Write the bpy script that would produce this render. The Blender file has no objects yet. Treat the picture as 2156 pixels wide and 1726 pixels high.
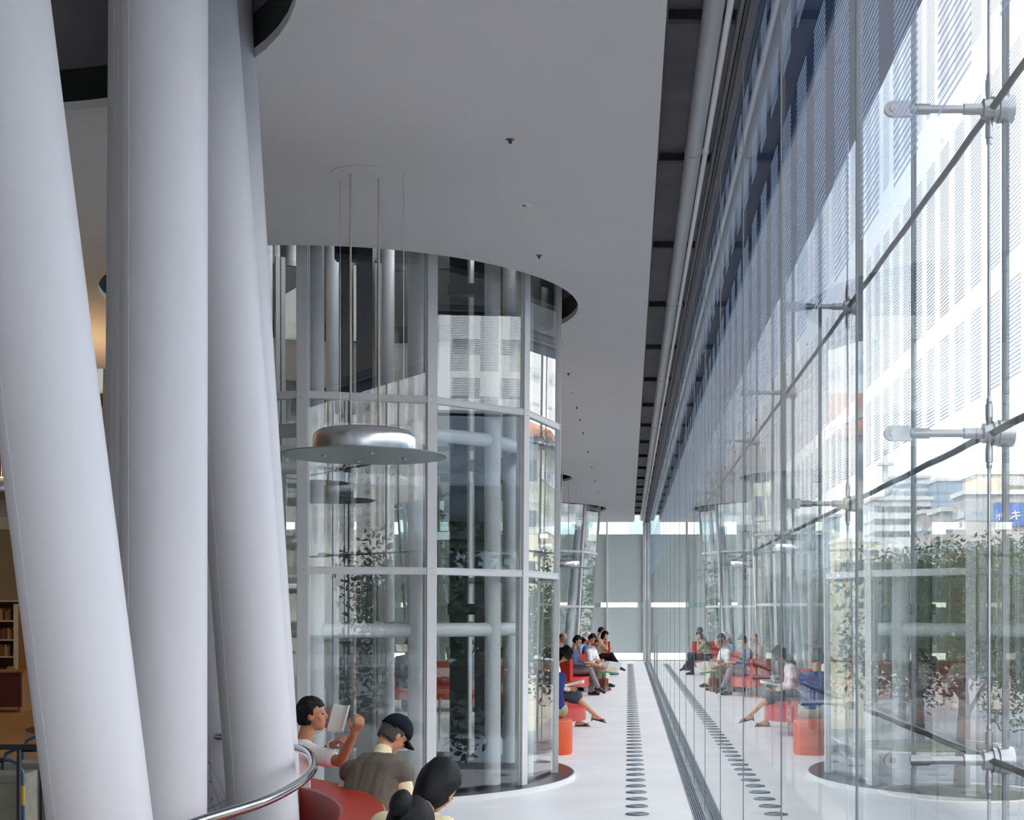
import bpy, bmesh, math, random
from mathutils import Vector, Matrix

sc = bpy.context.scene
col = sc.collection
rnd = random.Random(7)
PI = math.pi
rad = math.radians

# ------------------------------------------------------------------ camera
# the photograph is a rising-front view camera: level, looking along +Y beside the glass wall
F = 3000.0 / 2156.0                      # focal length in picture widths
cam_d = bpy.data.cameras.new('camera')
cam_d.sensor_width = 36.0
cam_d.lens = 36.0 * F
cam_d.shift_x = -244.5 / 2156.0
cam_d.shift_y = 427.0 / 2156.0
cam_d.clip_start = 0.05
cam_d.clip_end = 600
cam = bpy.data.objects.new('camera', cam_d)
col.objects.link(cam)
cam.location = (0, 0, 1.8)
cam.rotation_euler = (rad(90), 0, 0)
sc.camera = cam

# ------------------------------------------------------------------ light
sc.view_settings.view_transform = 'Standard'
sc.view_settings.look = 'None'
sc.view_settings.gamma = 1.0
sc.view_settings.use_curve_mapping = False
sc.view_settings.exposure = 0.75
cy = sc.cycles
cy.use_denoising = True
cy.use_adaptive_sampling = True
cy.adaptive_threshold = 0.07
cy.max_bounces = 6
cy.diffuse_bounces = 3
cy.glossy_bounces = 3
cy.transmission_bounces = 6
cy.transparent_max_bounces = 28
cy.caustics_reflective = False
cy.caustics_refractive = False
cy.sample_clamp_indirect = 6.0
cy.blur_glossy = 0.5
cy.use_light_tree = False

SKY = 3.3
world = bpy.data.worlds.new('sky')
sc.world = world
world.use_nodes = True
nt = world.node_tree
nt.nodes.clear()
w_out = nt.nodes.new('ShaderNodeOutputWorld')
w_bg = nt.nodes.new('ShaderNodeBackground')
w_tc = nt.nodes.new('ShaderNodeTexCoord')
w_no = nt.nodes.new('ShaderNodeTexNoise')
w_no.inputs['Scale'].default_value = 2.6
w_no.inputs['Detail'].default_value = 4
w_no.inputs['Roughness'].default_value = 0.55
w_rp = nt.nodes.new('ShaderNodeValToRGB')
w_rp.color_ramp.elements[0].position = 0.36
w_rp.color_ramp.elements[0].color = (0.62, 0.75, 0.95, 1)
w_rp.color_ramp.elements[1].position = 0.56
w_rp.color_ramp.elements[1].color = (1.0, 0.965, 0.925, 1)
nt.links.new(w_tc.outputs['Generated'], w_no.inputs['Vector'])
nt.links.new(w_no.outputs['Fac'], w_rp.inputs['Fac'])
nt.links.new(w_rp.outputs['Color'], w_bg.inputs['Color'])
w_bg.inputs['Strength'].default_value = SKY
world.cycles.sampling_method = 'MANUAL'
world.cycles.sample_map_resolution = 256
nt.links.new(w_bg.outputs['Background'], w_out.inputs['Surface'])

sun_d = bpy.data.lights.new('sun', 'SUN')
sun_d.energy = 5.0
sun_d.angle = rad(2.0)
sun_d.color = (1.0, 0.95, 0.86)
sun = bpy.data.objects.new('sun', sun_d)
col.objects.link(sun)
sun.rotation_euler = Vector((0.55, 0.60, -0.95)).to_track_quat('-Z', 'Y').to_euler()

# ------------------------------------------------------------------ helpers
def P(x, y, d):
    """world point that stands d metres in front of the camera at photo pixel x, y"""
    return Vector(((x - 1322.5) * d / 3000.0, d, 1.8 + (1290.0 - y) * d / 3000.0))


class MB:
    """collects shapes, then links them as ONE mesh object"""
    def __init__(s):
        s.v, s.f = [], []

    def add(s, vs, fs):
        o = len(s.v)
        s.v.extend([tuple(v) for v in vs])
        s.f.extend([[i + o for i in f] for f in fs])
        return s

    def box(s, c, size, rot=None):
        hx, hy, hz = size[0] / 2, size[1] / 2, size[2] / 2
        vs = [Vector((x * hx, y * hy, z * hz)) for z in (-1, 1) for y in (-1, 1) for x in (-1, 1)]
        if rot is not None:
            vs = [rot @ v for v in vs]
        c = Vector(c)
        return s.add([v + c for v in vs], [[0, 2, 3, 1], [4, 5, 7, 6], [0, 1, 5, 4], [2, 6, 7, 3], [0, 4, 6, 2], [1, 3, 7, 5]])

    def span(s, a, b):
        a, b = Vector(a), Vector(b)
        return s.box((a + b) / 2, b - a)

    def prism(s, pts, z0, z1):
        n = len(pts)
        vs = [(p[0], p[1], z0) for p in pts] + [(p[0], p[1], z1) for p in pts]
        fs = [list(range(n))[::-1], list(range(n, 2 * n))]
        fs += [[i, (i + 1) % n, n + (i + 1) % n, n + i] for i in range(n)]
        return s.add(vs, fs)

    def cyl(s, a, b, r0, r1=None, n=20, caps=True):
        a, b = Vector(a), Vector(b)
        r1 = r0 if r1 is None else r1
        ax = (b - a)
        if ax.length < 1e-6:
            return s
        q = ax.to_track_quat('Z', 'Y').to_matrix()
        vs = []
        for p, r in ((a, r0), (b, r1)):
            for i in range(n):
                t = 2 * PI * i / n
                vs.append(p + q @ Vector((r * math.cos(t), r * math.sin(t), 0)))
        fs = [[i, (i + 1) % n, n + (i + 1) % n, n + i] for i in range(n)]
        if caps:
            fs += [list(range(n))[::-1], list(range(n, 2 * n))]
        return s.add(vs, fs)

    def path(s, pts, r, n=10, closed=False):
        pts = [Vector(p) for p in pts]
        m = len(pts)
        vs, fs = [], []
        up0 = None
        for k, p in enumerate(pts):
            a = pts[(k - 1) % m] if (closed or k > 0) else p
            b = pts[(k + 1) % m] if (closed or k < m - 1) else p
            t = (b - a).normalized()
            if up0 is None:
                up0 = Vector((0, 0, 1)) if abs(t.z) < 0.9 else Vector((1, 0, 0))
            x = up0.cross(t)
            x.normalize()
            y = t.cross(x)
            up0 = y
            for i in range(n):
                an = 2 * PI * i / n
                vs.append(p + x * (r * math.cos(an)) + y * (r * math.sin(an)))
        seg = m if closed else m - 1
        for k in range(seg):
            k2 = (k + 1) % m
            for i in range(n):
                j = (i + 1) % n
                fs.append([k * n + i, k * n + j, k2 * n + j, k2 * n + i])
        if not closed:
            fs += [list(range(n))[::-1], [(m - 1) * n + i for i in range(n)]]
        return s.add(vs, fs)

    def lathe(s, prof, c=(0, 0, 0), n=40, cap=True):
        c = Vector(c)
        vs, fs = [], []
        for r, z in prof:
            for i in range(n):
                t = 2 * PI * i / n
                vs.append(c + Vector((r * math.cos(t), r * math.sin(t), z)))
        m = len(prof)
        for k in range(m - 1):
            for i in range(n):
                j = (i + 1) % n
                fs.append([k * n + i, k * n + j, (k + 1) * n + j, (k + 1) * n + i])
        if cap:
            fs += [list(range(n))[::-1], [(m - 1) * n + i for i in range(n)]]
        return s.add(vs, fs)

    def arc(s, c, r0, r1, a0, a1, z0, z1, n=24, bevel=0.0):
        """a sector of a ring with a rectangular section, angles in degrees"""
        vs, fs = [], []
        sec = [(r0, z0), (r1, z0), (r1, z1 - bevel), (r1 - bevel, z1), (r0 + bevel, z1), (r0, z1 - bevel)] if bevel else [(r0, z0), (r1, z0), (r1, z1), (r0, z1)]
        k = len(sec)
        for i in range(n + 1):
            t = rad(a0 + (a1 - a0) * i / n)
            for r, z in sec:
                vs.append((c[0] + r * math.cos(t), c[1] + r * math.sin(t), z))
        for i in range(n):
            for q in range(k):
                q2 = (q + 1) % k
                fs.append([i * k + q, (i + 1) * k + q, (i + 1) * k + q2, i * k + q2])
        fs += [list(range(k)), [n * k + q for q in range(k)][::-1]]
        return s.add(vs, fs)

    def ell(s, c, r, m=None, nu=16, nv=10):
        c = Vector(c)
        if not hasattr(r, '__len__'):
            r = (r, r, r)
        vs = [Vector((0, 0, -r[2]))]
        for k in range(1, nv):
            ph = PI * k / nv
            for i in range(nu):
                t = 2 * PI * i / nu
                vs.append(Vector((r[0] * math.sin(ph) * math.cos(t), r[1] * math.sin(ph) * math.sin(t), -r[2] * math.cos(ph))))
        vs.append(Vector((0, 0, r[2])))
        if m is not None:
            vs = [m @ v for v in vs]
        fs = []
        for i in range(nu):
            j = (i + 1) % nu
            fs.append([0, 1 + j, 1 + i])
            for k in range(nv - 2):
                a = 1 + k * nu
                fs.append([a + i, a + j, a + nu + j, a + nu + i])
            a = 1 + (nv - 2) * nu
            fs.append([a + i, a + j, len(vs) - 1])
        return s.add([v + c for v in vs], fs)

    def cap(s, a, b, r0, r1=None, n=14):
        """a rounded, tapered limb"""
        r1 = r0 if r1 is None else r1
        s.cyl(a, b, r0, r1, n)
        s.ell(a, r0, None, n, 8)
        s.ell(b, r1, None, n, 8)
        return s

    def mesh(s, name, mat, sharp=35):
        me = bpy.data.meshes.new(name)
        me.from_pydata(s.v, [], s.f)
        me.polygons.foreach_set('use_smooth', [True] * len(me.polygons))
        me.set_sharp_from_angle(angle=rad(sharp))
        me.materials.append(mat)
        me.update()
        return me

    def build(s, name, mat, parent=None, sharp=35):
        return link(name, s.mesh(name, mat, sharp), parent)


def link(name, me, parent=None, loc=None, rz=0.0):
    o = bpy.data.objects.new(name, me)
    col.objects.link(o)
    if parent is not None:
        o.parent = parent
    if loc is not None:
        o.location = loc
    if rz:
        o.rotation_euler.z = rz
    return o


def tag(o, label=None, cat=None, group=None, kind=None):
    for k, v in (('label', label), ('category', cat), ('group', group), ('kind', kind)):
        if v:
            o[k] = v
    return o


def empty(name, loc=(0, 0, 0), rz=0.0):
    o = bpy.data.objects.new(name, None)
    o.empty_display_size = 0.2
    col.objects.link(o)
    o.location = loc
    o.rotation_euler.z = rz
    return o


def thing(name, label, cat, loc=(0, 0, 0), rz=0.0, group=None):
    return tag(empty(name, loc, rz), label, cat, group)


def dup(root, loc, rz=None, label=None):
    r = root.copy()
    col.objects.link(r)
    r.location = loc
    if rz is not None:
        r.rotation_euler.z = rz
    if label:
        r['label'] = label
    for ch in list(root.children):
        c = ch.copy()
        col.objects.link(c)
        c.parent = r
        for g in list(ch.children):
            d = g.copy()
            col.objects.link(d)
            d.parent = c
    return r


def plate(outer, holes, z0, z1, n=72):
    """a flat slab with round holes cut right through"""
    bm = bmesh.new()
    loops = [[(p[0], p[1]) for p in outer]]
    for cx, cy_, r in holes:
        loops.append([(cx + r * math.cos(2 * PI * i / n), cy_ + r * math.sin(2 * PI * i / n)) for i in range(n)])
    edges = []
    for lp in loops:
        vs = [bm.verts.new((x, y, z0)) for x, y in lp]
        edges += [bm.edges.new((vs[i], vs[(i + 1) % len(vs)])) for i in range(len(vs))]
    bmesh.ops.triangle_fill(bm, use_beauty=True, use_dissolve=False, edges=edges, normal=(0, 0, -1))
    r = bmesh.ops.extrude_face_region(bm, geom=list(bm.faces))
    for e in r['geom']:
        if isinstance(e, bmesh.types.BMVert):
            e.co.z = z1
    bmesh.ops.recalc_face_normals(bm, faces=bm.faces)
    mb = MB()
    bm.verts.index_update()
    mb.add([v.co.copy() for v in bm.verts], [[v.index for v in f.verts] for f in bm.faces])
    bm.free()
    return mb


# ------------------------------------------------------------------ materials
class NT:
    def __init__(s, name):
        s.m = bpy.data.materials.new(name)
        s.m.use_nodes = True
        s.t = s.m.node_tree
        s.t.nodes.clear()
        s.out = s.t.nodes.new('ShaderNodeOutputMaterial')

    def n(s, kind, **kw):
        nd = s.t.nodes.new('ShaderNode' + kind)
        for k, v in kw.items():
            if hasattr(nd, k):
                setattr(nd, k, v)
            else:
                nd.inputs[k].default_value = v
        return nd

    def l(s, a, b):
        s.t.links.new(a, b)

    def math(s, op, a, b=None):
        nd = s.n('Math')
        nd.operation = op
        for i, x in enumerate((a, b)):
            if x is None:
                continue
            if isinstance(x, (int, float)):
                nd.inputs[i].default_value = x
            else:
                s.l(x, nd.inputs[i])
        return nd.outputs[0]

    def mix(s, fac, a, b):
        nd = s.n('MixShader')
        if isinstance(fac, (int, float)):
            nd.inputs[0].default_value = fac
        else:
            s.l(fac, nd.inputs[0])
        s.l(a, nd.inputs[1])
        s.l(b, nd.inputs[2])
        return nd.outputs[0]

    def done(s, sh):
        s.l(sh, s.out.inputs['Surface'])
        return s.m


def rgb(r, g, b):
    """sRGB 0-255 to linear"""
    f = lambda c: (c / 12.92) if c <= 0.04045 else ((c + 0.055) / 1.055) ** 2.4
    return (f(r / 255.0), f(g / 255.0), f(b / 255.0), 1.0)


def pbr(name, c, rough=0.5, metal=0.0, var=0.06, scale=6.0, bump=0.0, bscale=40.0, spec=0.5, stretch=None):
    t = NT(name)
    b = t.n('BsdfPrincipled')
    b.inputs['Roughness'].default_value = rough
    b.inputs['Metallic'].default_value = metal
    b.inputs['Specular IOR Level'].default_value = spec
    tc = t.n('TexCoord')
    src = tc.outputs['Object']
    if stretch:
        mp = t.n('Mapping')
        mp.inputs['Scale'].default_value = stretch
        t.l(src, mp.inputs['Vector'])
        src = mp.outputs['Vector']
    no = t.n('TexNoise')
    no.inputs['Scale'].default_value = scale
    no.inputs['Detail'].default_value = 4
    t.l(src, no.inputs['Vector'])
    rp = t.n('ValToRGB')
    rp.color_ramp.elements[0].position = 0.3
    rp.color_ramp.elements[1].position = 0.7
    rp.color_ramp.elements[0].color = tuple(max(0, x * (1 - var)) for x in c[:3]) + (1,)
    rp.color_ramp.elements[1].color = tuple(min(1, x * (1 + var)) for x in c[:3]) + (1,)
    t.l(no.outputs['Fac'], rp.inputs['Fac'])
    t.l(rp.outputs['Color'], b.inputs['Base Color'])
    if bump:
        n2 = t.n('TexNoise')
        n2.inputs['Scale'].default_value = bscale
        n2.inputs['Detail'].default_value = 3
        t.l(src, n2.inputs['Vector'])
        bp = t.n('Bump')
        bp.inputs['Strength'].default_value = bump
        bp.inputs['Distance'].default_value = 0.01
        t.l(n2.outputs['Fac'], bp.inputs['Height'])
        t.l(bp.outputs['Normal'], b.inputs['Normal'])
    return t.done(b.outputs['BSDF'])


def glow(name, c, strength):
    t = NT(name)
    e = t.n('Emission')
    e.inputs['Color'].default_value = c
    e.inputs['Strength'].default_value = strength
    return t.done(e.outputs['Emission'])


def glass(name, tint, ior=1.5, frit=None, wave=0.0, haze=0.0):
    """clear sheet glass: Fresnel reflection over plain transmission, the same from both of its faces;
    frit = (pitch, column from, column to, origin, stripe period, fill, height bands) is a printed stripe pattern"""
    t = NT(name)
    geo = t.n('NewGeometry')
    io = t.math('ADD', t.math('MULTIPLY', geo.outputs['Backfacing'], 1.0 / ior - ior), ior)
    fn = t.n('Fresnel')
    t.l(io, fn.inputs['IOR'])
    # both surfaces of the sheet together: 2R / (1 + R)
    fac = t.math('DIVIDE', t.math('MULTIPLY', fn.outputs['Fac'], 2.0), t.math('ADD', fn.outputs['Fac'], 1.0))
    tr = t.n('BsdfTransparent')
    tr.inputs['Color'].default_value = tint
    gl = t.n('BsdfGlossy')
    gl.inputs['Roughness'].default_value = 0.0
    gl.inputs['Color'].default_value = (0.97, 1.0, 0.99, 1)
    if wave:
        no = t.n('TexNoise')
        no.inputs['Scale'].default_value = 0.9
        no.inputs['Detail'].default_value = 1
        t.l(geo.outputs['Position'], no.inputs['Vector'])
        bp = t.n('Bump')
        bp.inputs['Strength'].default_value = 1.0
        bp.inputs['Distance'].default_value = wave
        t.l(no.outputs['Fac'], bp.inputs['Height'])
        t.l(bp.outputs['Normal'], gl.inputs['Normal'])
    sh = t.mix(fac, tr.outputs['BSDF'], gl.outputs['BSDF'])
    if haze:
        df = t.n('BsdfDiffuse')
        df.inputs['Color'].default_value = (0.75, 0.8, 0.82, 1)
        sh = t.mix(haze, sh, df.outputs['BSDF'])
    if frit:
        pitch, c0, c1, y0, per, fill, bands = frit
        sp = t.n('SeparateXYZ')
        t.l(geo.outputs['Position'], sp.inputs[0])
        fy = t.math('FRACT', t.math('DIVIDE', t.math('SUBTRACT', sp.outputs['Y'], y0 - 400 * pitch), pitch))
        mk = t.math('MULTIPLY', t.math('GREATER_THAN', fy, c0), t.math('LESS_THAN', fy, c1))
        fz = t.math('FRACT', t.math('DIVIDE', t.math('ADD', sp.outputs['Z'], 20.0), per))
        mk = t.math('MULTIPLY', mk, t.math('LESS_THAN', fz, fill))
        bsum = None
        for z0, z1 in bands:
            b = t.math('MULTIPLY', t.math('GREATER_THAN', sp.outputs['Z'], z0), t.math('LESS_THAN', sp.outputs['Z'], z1))
            bsum = b if bsum is None else t.math('ADD', bsum, b)
        mk = t.math('MULTIPLY', t.math('MULTIPLY', mk, bsum), 0.78)
        d1 = t.n('BsdfDiffuse')
        d1.inputs['Color'].default_value = (0.46, 0.55, 0.66, 1)
        d2 = t.n('BsdfTranslucent')
        d2.inputs['Color'].default_value = (0.30, 0.40, 0.54, 1)
        fs = t.mix(0.5, d1.outputs['BSDF'], d2.outputs['BSDF'])
        sh = t.mix(mk, sh, fs)
    return t.done(sh)


def clear(name, tint=(1, 1, 1, 1)):
    t = NT(name)
    tr = t.n('BsdfTransparent')
    tr.inputs['Color'].default_value = tint
    return t.done(tr.outputs['BSDF'])


def sheet(me, face):
    """a pane: one broad face reflects for the whole sheet, the rest of it is plain clear body"""
    me.materials.append(M['glass_body'])
    me.polygons.foreach_set('material_index', [0 if i == face else 1 for i in range(len(me.polygons))])
    return me


def cloth(name, c, var=0.12, bump=0.25, scale=9.0):
    return pbr(name, c, 0.92, 0, var, scale, bump, 55.0, 0.2)


M = {}
M['floor'] = pbr('pale polished concrete', (0.90, 0.87, 0.865, 1), 0.42, 0, 0.05, 1.3, 0, 0, 0.4)
M['ceiling'] = pbr('white ceiling paint', (0.66, 0.65, 0.635, 1), 0.9, 0, 0.01, 2.0)
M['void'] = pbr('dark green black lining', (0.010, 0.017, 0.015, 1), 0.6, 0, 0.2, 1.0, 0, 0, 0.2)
M['deck'] = pbr('dark steel deck', (0.12, 0.115, 0.12, 1), 0.7, 0, 0.15, 3.0)
M['rib'] = pbr('black rib', (0.02, 0.02, 0.022, 1), 0.6)
M['tube'] = pbr('white painted steel tube', (0.68, 0.672, 0.70, 1), 0.42, 0, 0.025, 2.5, 0.10, 9.0, 0.45, (1, 1, 0.15))
M['mull'] = pbr('light grey mullion paint', (0.62, 0.62, 0.61, 1), 0.5, 0, 0.02)
M['duct'] = pbr('grey pipe paint', (0.38, 0.40, 0.42, 1), 0.4, 0, 0.03)
M['white'] = pbr('white paint', (0.80, 0.80, 0.80, 1), 0.45, 0, 0.02)
M['offwhite'] = pbr('paper', (0.82, 0.79, 0.70, 1), 0.85, 0, 0.04)
M['black'] = pbr('black steel', (0.014, 0.016, 0.022, 1), 0.4, 0, 0.1)
M['blackplate'] = pbr('black floor plate', (0.022, 0.026, 0.032, 1), 0.28, 0, 0.2, 3.0)
M['steel'] = pbr('brushed stainless steel', (0.50, 0.51, 0.53, 1), 0.34, 1.0, 0.05, 18.0)
M['chrome'] = pbr('polished stainless steel', (0.42, 0.43, 0.45, 1), 0.09, 1.0, 0.02)
M['alu'] = pbr('spun aluminium', (0.74, 0.74, 0.76, 1), 0.26, 1.0, 0.03, 3.0)
M['lampglass'] = pbr('grey green frosted glass', (0.235, 0.285, 0.275, 1), 0.35, 0, 0.03)
M['cream_cord'] = pbr('cream cord sleeve', (0.55, 0.50, 0.38, 1), 0.6)
M['grate'] = pbr('galvanised grating', (0.52, 0.57, 0.62, 1), 0.38, 0.7, 0.12, 9.0)
M['pit'] = pbr('dark drain pit', (0.06, 0.07, 0.08, 1), 0.8)
M['vent'] = pbr('grey metal vent', (0.20, 0.215, 0.24, 1), 0.45, 0.6, 0.08)
M['silicone'] = pbr('grey silicone', (0.22, 0.25, 0.27, 1), 0.5)
M['red'] = pbr('red lacquer', rgb(188, 46, 30), 0.32, 0, 0.04, 3.0, 0, 0, 0.5)
M['redseat'] = pbr('red seat fabric', rgb(188, 40, 36), 0.75, 0, 0.06, 6.0, 0.1, 120.0)
M['orange'] = pbr('orange stool vinyl', rgb(206, 82, 34), 0.5, 0, 0.05, 4.0, 0.06, 60.0)
t = NT('grey green roller blind')
b1 = t.n('BsdfDiffuse'); b1.inputs['Color'].default_value = (0.52, 0.565, 0.56, 1)
b2 = t.n('BsdfTranslucent'); b2.inputs['Color'].default_value = (0.13, 0.14, 0.14, 1)
ad = t.n('AddShader'); t.l(b1.outputs[0], ad.inputs[0]); t.l(b2.outputs[0], ad.inputs[1])
M['blind'] = t.done(ad.outputs[0])
M['soffit'] = pbr('soffit with skylight blue', (0.05, 0.115, 0.32, 1), 0.5, 0, 0.05)  # blue skylight of the glass cavity is put into this colour
M['cream'] = pbr('cream wall panel', (0.60, 0.50, 0.32, 1), 0.7, 0, 0.03)
M['wood'] = pbr('honey wood', (0.42, 0.22, 0.085, 1), 0.5, 0, 0.12, 5.0, 0, 0, 0.4, (1, 1, 0.1))
M['maroon'] = pbr('maroon panel', (0.10, 0.028, 0.025, 1), 0.5)
M['carpet'] = pbr('warm oak floor', (0.46, 0.28, 0.13, 1), 0.5, 0, 0.1, 3.0, 0, 0, 0.4, (0.3, 4, 1))
M['bluetube'] = pbr('blue enamel tube', rgb(40, 92, 128), 0.3)
M['canvas'] = cloth('grey canvas', (0.36, 0.33, 0.27, 1))
M['rubber'] = pbr('black rubber', (0.02, 0.02, 0.022, 1), 0.7)
M['yellow'] = pbr('yellow sticker', rgb(228, 190, 40), 0.5)
M['skin'] = pbr('skin', rgb(196, 142, 108), 0.55, 0, 0.05, 14.0, 0.05, 90.0)
M['skin_tan'] = pbr('tanned skin', rgb(176, 118, 84), 0.55, 0, 0.05, 14.0, 0.05, 90.0)
M['hair'] = pbr('black hair', (0.006, 0.0055, 0.007, 1), 0.55, 0, 0.3, 40.0, 0.5, 60.0, 0.22, (6, 6, 0.6))
M['hair_brown'] = pbr('brown hair', (0.10, 0.055, 0.035, 1), 0.5, 0, 0.3, 40.0, 0.5, 60.0, 0.5, (6, 6, 0.6))
M['hair_grey'] = pbr('greying hair', (0.065, 0.056, 0.052, 1), 0.6, 0, 0.35, 50.0, 0.4, 80.0, 0.4, (6, 6, 0.8))
M['eye'] = pbr('dark eye', (0.012, 0.010, 0.010, 1), 0.2)
M['leather'] = pbr('brown leather', rgb(98, 50, 30), 0.45, 0, 0.12, 8.0, 0.2, 50.0)
M['shoe'] = pbr('black shoe leather', (0.018, 0.018, 0.022, 1), 0.35)
M['glass_in'] = glass('inner facade glass with stripe frit', (0.935, 0.95, 0.955, 1), 1.52,
                      (0.5375, 0.291, 0.877, 4.36, 0.020, 0.44, ((2.92, 4.0), (4.22, 4.46), (4.72, 4.9))), 0.00035)
M['glass_out'] = glass('outer facade glass with stripe frit', (0.93, 0.95, 0.965, 1), 1.52,
                       (0.3583, 0.2, 0.82, 6.67, 0.020, 0.44, ((2.88, 3.34), (3.46, 4.4), (4.7, 5.6))), 0.0003)
M['glass_body'] = clear('glass body')
M['glass'] = glass('clear tower glass', (0.90, 0.94, 0.925, 1), 1.62)
M['glass_fin'] = glass('clear fin glass', (0.97, 0.985, 0.985, 1), 1.45)

# ------------------------------------------------------------------ the setting
X0, X1 = -22.0, 0.70             # left wall, inner glass line
Y0, Y1 = -10.0, 53.4             # wall behind the camera, far wall
ZC = 5.18                        # ceiling
ZS0, ZS1 = 5.46, 6.15            # slab over it
T0 = (-4.3, 7.05)                # bundle of tubes in the foreground
T1 = (-3.1, 15.65)               # big glazed shaft
T2 = (-3.55, 35.65)
T3 = (-4.2, 46.3)
T4 = (-6.9, 22.2)
HOLES = [(T0[0], T0[1], 2.6), (T1[0], T1[1], 2.55), (T2[0], T2[1], 2.15), (T3[0], T3[1], 3.5), (T4[0], T4[1], 2.5)]


def struct(o):
    o['kind'] = 'structure'
    return o


fl = struct(MB().span((X0, Y0, -0.30), (0.576, Y1, 0)).build('floor', M['floor']))
MB().span((X0 + 0.2, 9.6, 0.0), (-7.2, 48, 0.012)).build('oak_floor', M['carpet'], fl)
struct(MB().span((0.576, Y0, -0.30), (1.76, Y1, -0.06)).build('trim_2', M['pit']))

outer = [(X0, Y0), (0.216, Y0), (0.216, Y1 - 0.3), (X0, Y1 - 0.3)]
ce = struct(plate(outer, HOLES, ZC, ZC + 0.06).build('ceiling', M['ceiling']))
slab = struct(plate([(X0, Y0), (1.76, Y0), (1.76, Y1), (X0, Y1)], HOLES, ZS0, ZS1).build('ceiling_slab', M['deck']))
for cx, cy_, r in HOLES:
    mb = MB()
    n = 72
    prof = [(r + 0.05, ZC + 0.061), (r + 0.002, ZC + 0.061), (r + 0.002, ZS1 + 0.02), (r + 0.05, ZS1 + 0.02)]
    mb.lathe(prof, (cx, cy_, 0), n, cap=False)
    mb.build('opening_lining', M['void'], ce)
struct(MB().span((0.76, Y0, ZS0 - 0.02), (1.75, Y1, ZS0)).build('ceiling_cavity', M['soffit']))
struct(MB().span((X0, Y0, 10.0), (1.76, Y1, 10.3)).build('roof', M['ceiling']))  # added over the open upper storey to keep the sun out
uw = struct(MB().span((X0 - 0.2, Y0, ZS1), (X0, Y1, 10.0)).build('wall_lightblock_left', M['cream']))  # these upper storey walls are added to darken the shafts
struct(MB().span((X0, Y1, ZS1), (1.76, Y1 + 0.2, 10.0)).build('wall_lightblock_far', M['blind']))
struct(MB().span((X0, Y0 - 0.2, ZS1), (1.76, Y0, 10.0)).build('wall_lightblock_back', M['blind']))
# dark edge of the ceiling recess beside the glass: cross ribs, big pipe, thin pipe, rail
tr = struct(MB().span((0.216, Y0, ZC + 0.06), (0.232, Y1, ZS0)).build('trim_1', M['rib']))
rib_me = MB().span((0, -0.035, ZS0 - 0.06), (0.46, 0.035, ZS0)).mesh('rib', M['rib'])
for k in range(-4, 17):
    link('rib', rib_me, tr, (0.235, 8.68 + 2.7 * k, 0))
pipe = thing('drain_pipe', 'long fat grey pipe running along the ceiling edge beside the glass', 'pipe', (0.49, Y0, 5.27))
L = Y1 - Y0 - 0.4
MB().cyl((0, 0, 0), (0, L, 0), 0.062, None, 28).build('pipe_run', M['duct'], pipe)
sl_me = MB().cyl((0, -0.03, 0), (0, 0.03, 0), 0.067, None, 28).mesh('coupling', M['duct'])
br_me = MB().box((0, 0, 0.10), (0.03, 0.03, 0.2)).mesh('hanger', M['rib'])
for k in range(12):
    link('coupling', sl_me, pipe, (0, 19.4 - Y0 - 10 + 5.2 * k - 9.1, 0))
    link('hanger', br_me, pipe, (-0.03, 15.2 - Y0 - 10 + 5.2 * k - 9.1, 0.0))
cond = thing('conduit', 'thin white tube alongside the fat grey pipe under the ceiling edge', 'pipe', (0.572, Y0, 5.20))
MB().cyl((0, 0, 0), (0, L, 0), 0.020, None, 16).build('tube_run', M['white'], cond)
cj_me = MB().cyl((0, -0.02, 0), (0, 0.02, 0), 0.027, None, 16).mesh('joint', M['white'])
for k in range(12):
    link('joint', cj_me, cond, (0, 10.1 + 5.2 * k, 0))
rail = thing('blind_track', 'dark grey double track fixed above the inner glass wall', 'track', (0.645, Y0, 5.16))
for dx, m in ((-0.014, 'deck'), (0.014, 'rib'), (0.04, 'deck')):
    MB().span((dx - 0.011, 0, 0), (dx + 0.011, L, 0.055)).build('track_bar', M[m], rail)

# ---- inner glass wall: sheets with printed stripes, silicone joints
PW = 2.15
win = struct(empty('window_1', (0, 0, 0)))
pane_me = MB().span((0.70, 0.012, -0.05), (0.715, PW - 0.012, 5.40)).mesh('pane', M['glass_in'])
sheet(pane_me, 4)
joint_me = MB().span((0.697, -0.007, -0.05), (0.718, 0.007, 5.40)).mesh('joint_strip', M['silicone'])
k = -6
while 4.36 + PW * k < Y1 - 0.1:
    y = 4.36 + PW * k
    if y > Y0 - 0.5:
        link('pane', pane_me, win, (0, y, 0))
        link('joint_strip', joint_me, win, (0, y, 0))
    k += 1
# ---- outer glass wall and the steel that holds it
win2 = struct(empty('window_2', (0, 0, 0)))
pane2_me = MB().span((1.76, 0.012, -4.0), (1.775, PW - 0.012, 10.0)).mesh('pane', M['glass_out'])
sheet(pane2_me, 4)
joint2_me = MB().span((1.752, -0.009, -4.0), (1.783, 0.009, 10.0)).mesh('joint_strip', M['silicone'])
for k in range(-7, 22):
    y = 6.67 + PW * k
    link('pane', pane2_me, win2, (0, y, 0))
    link('joint_strip', joint2_me, win2, (0, y, 0))

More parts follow.
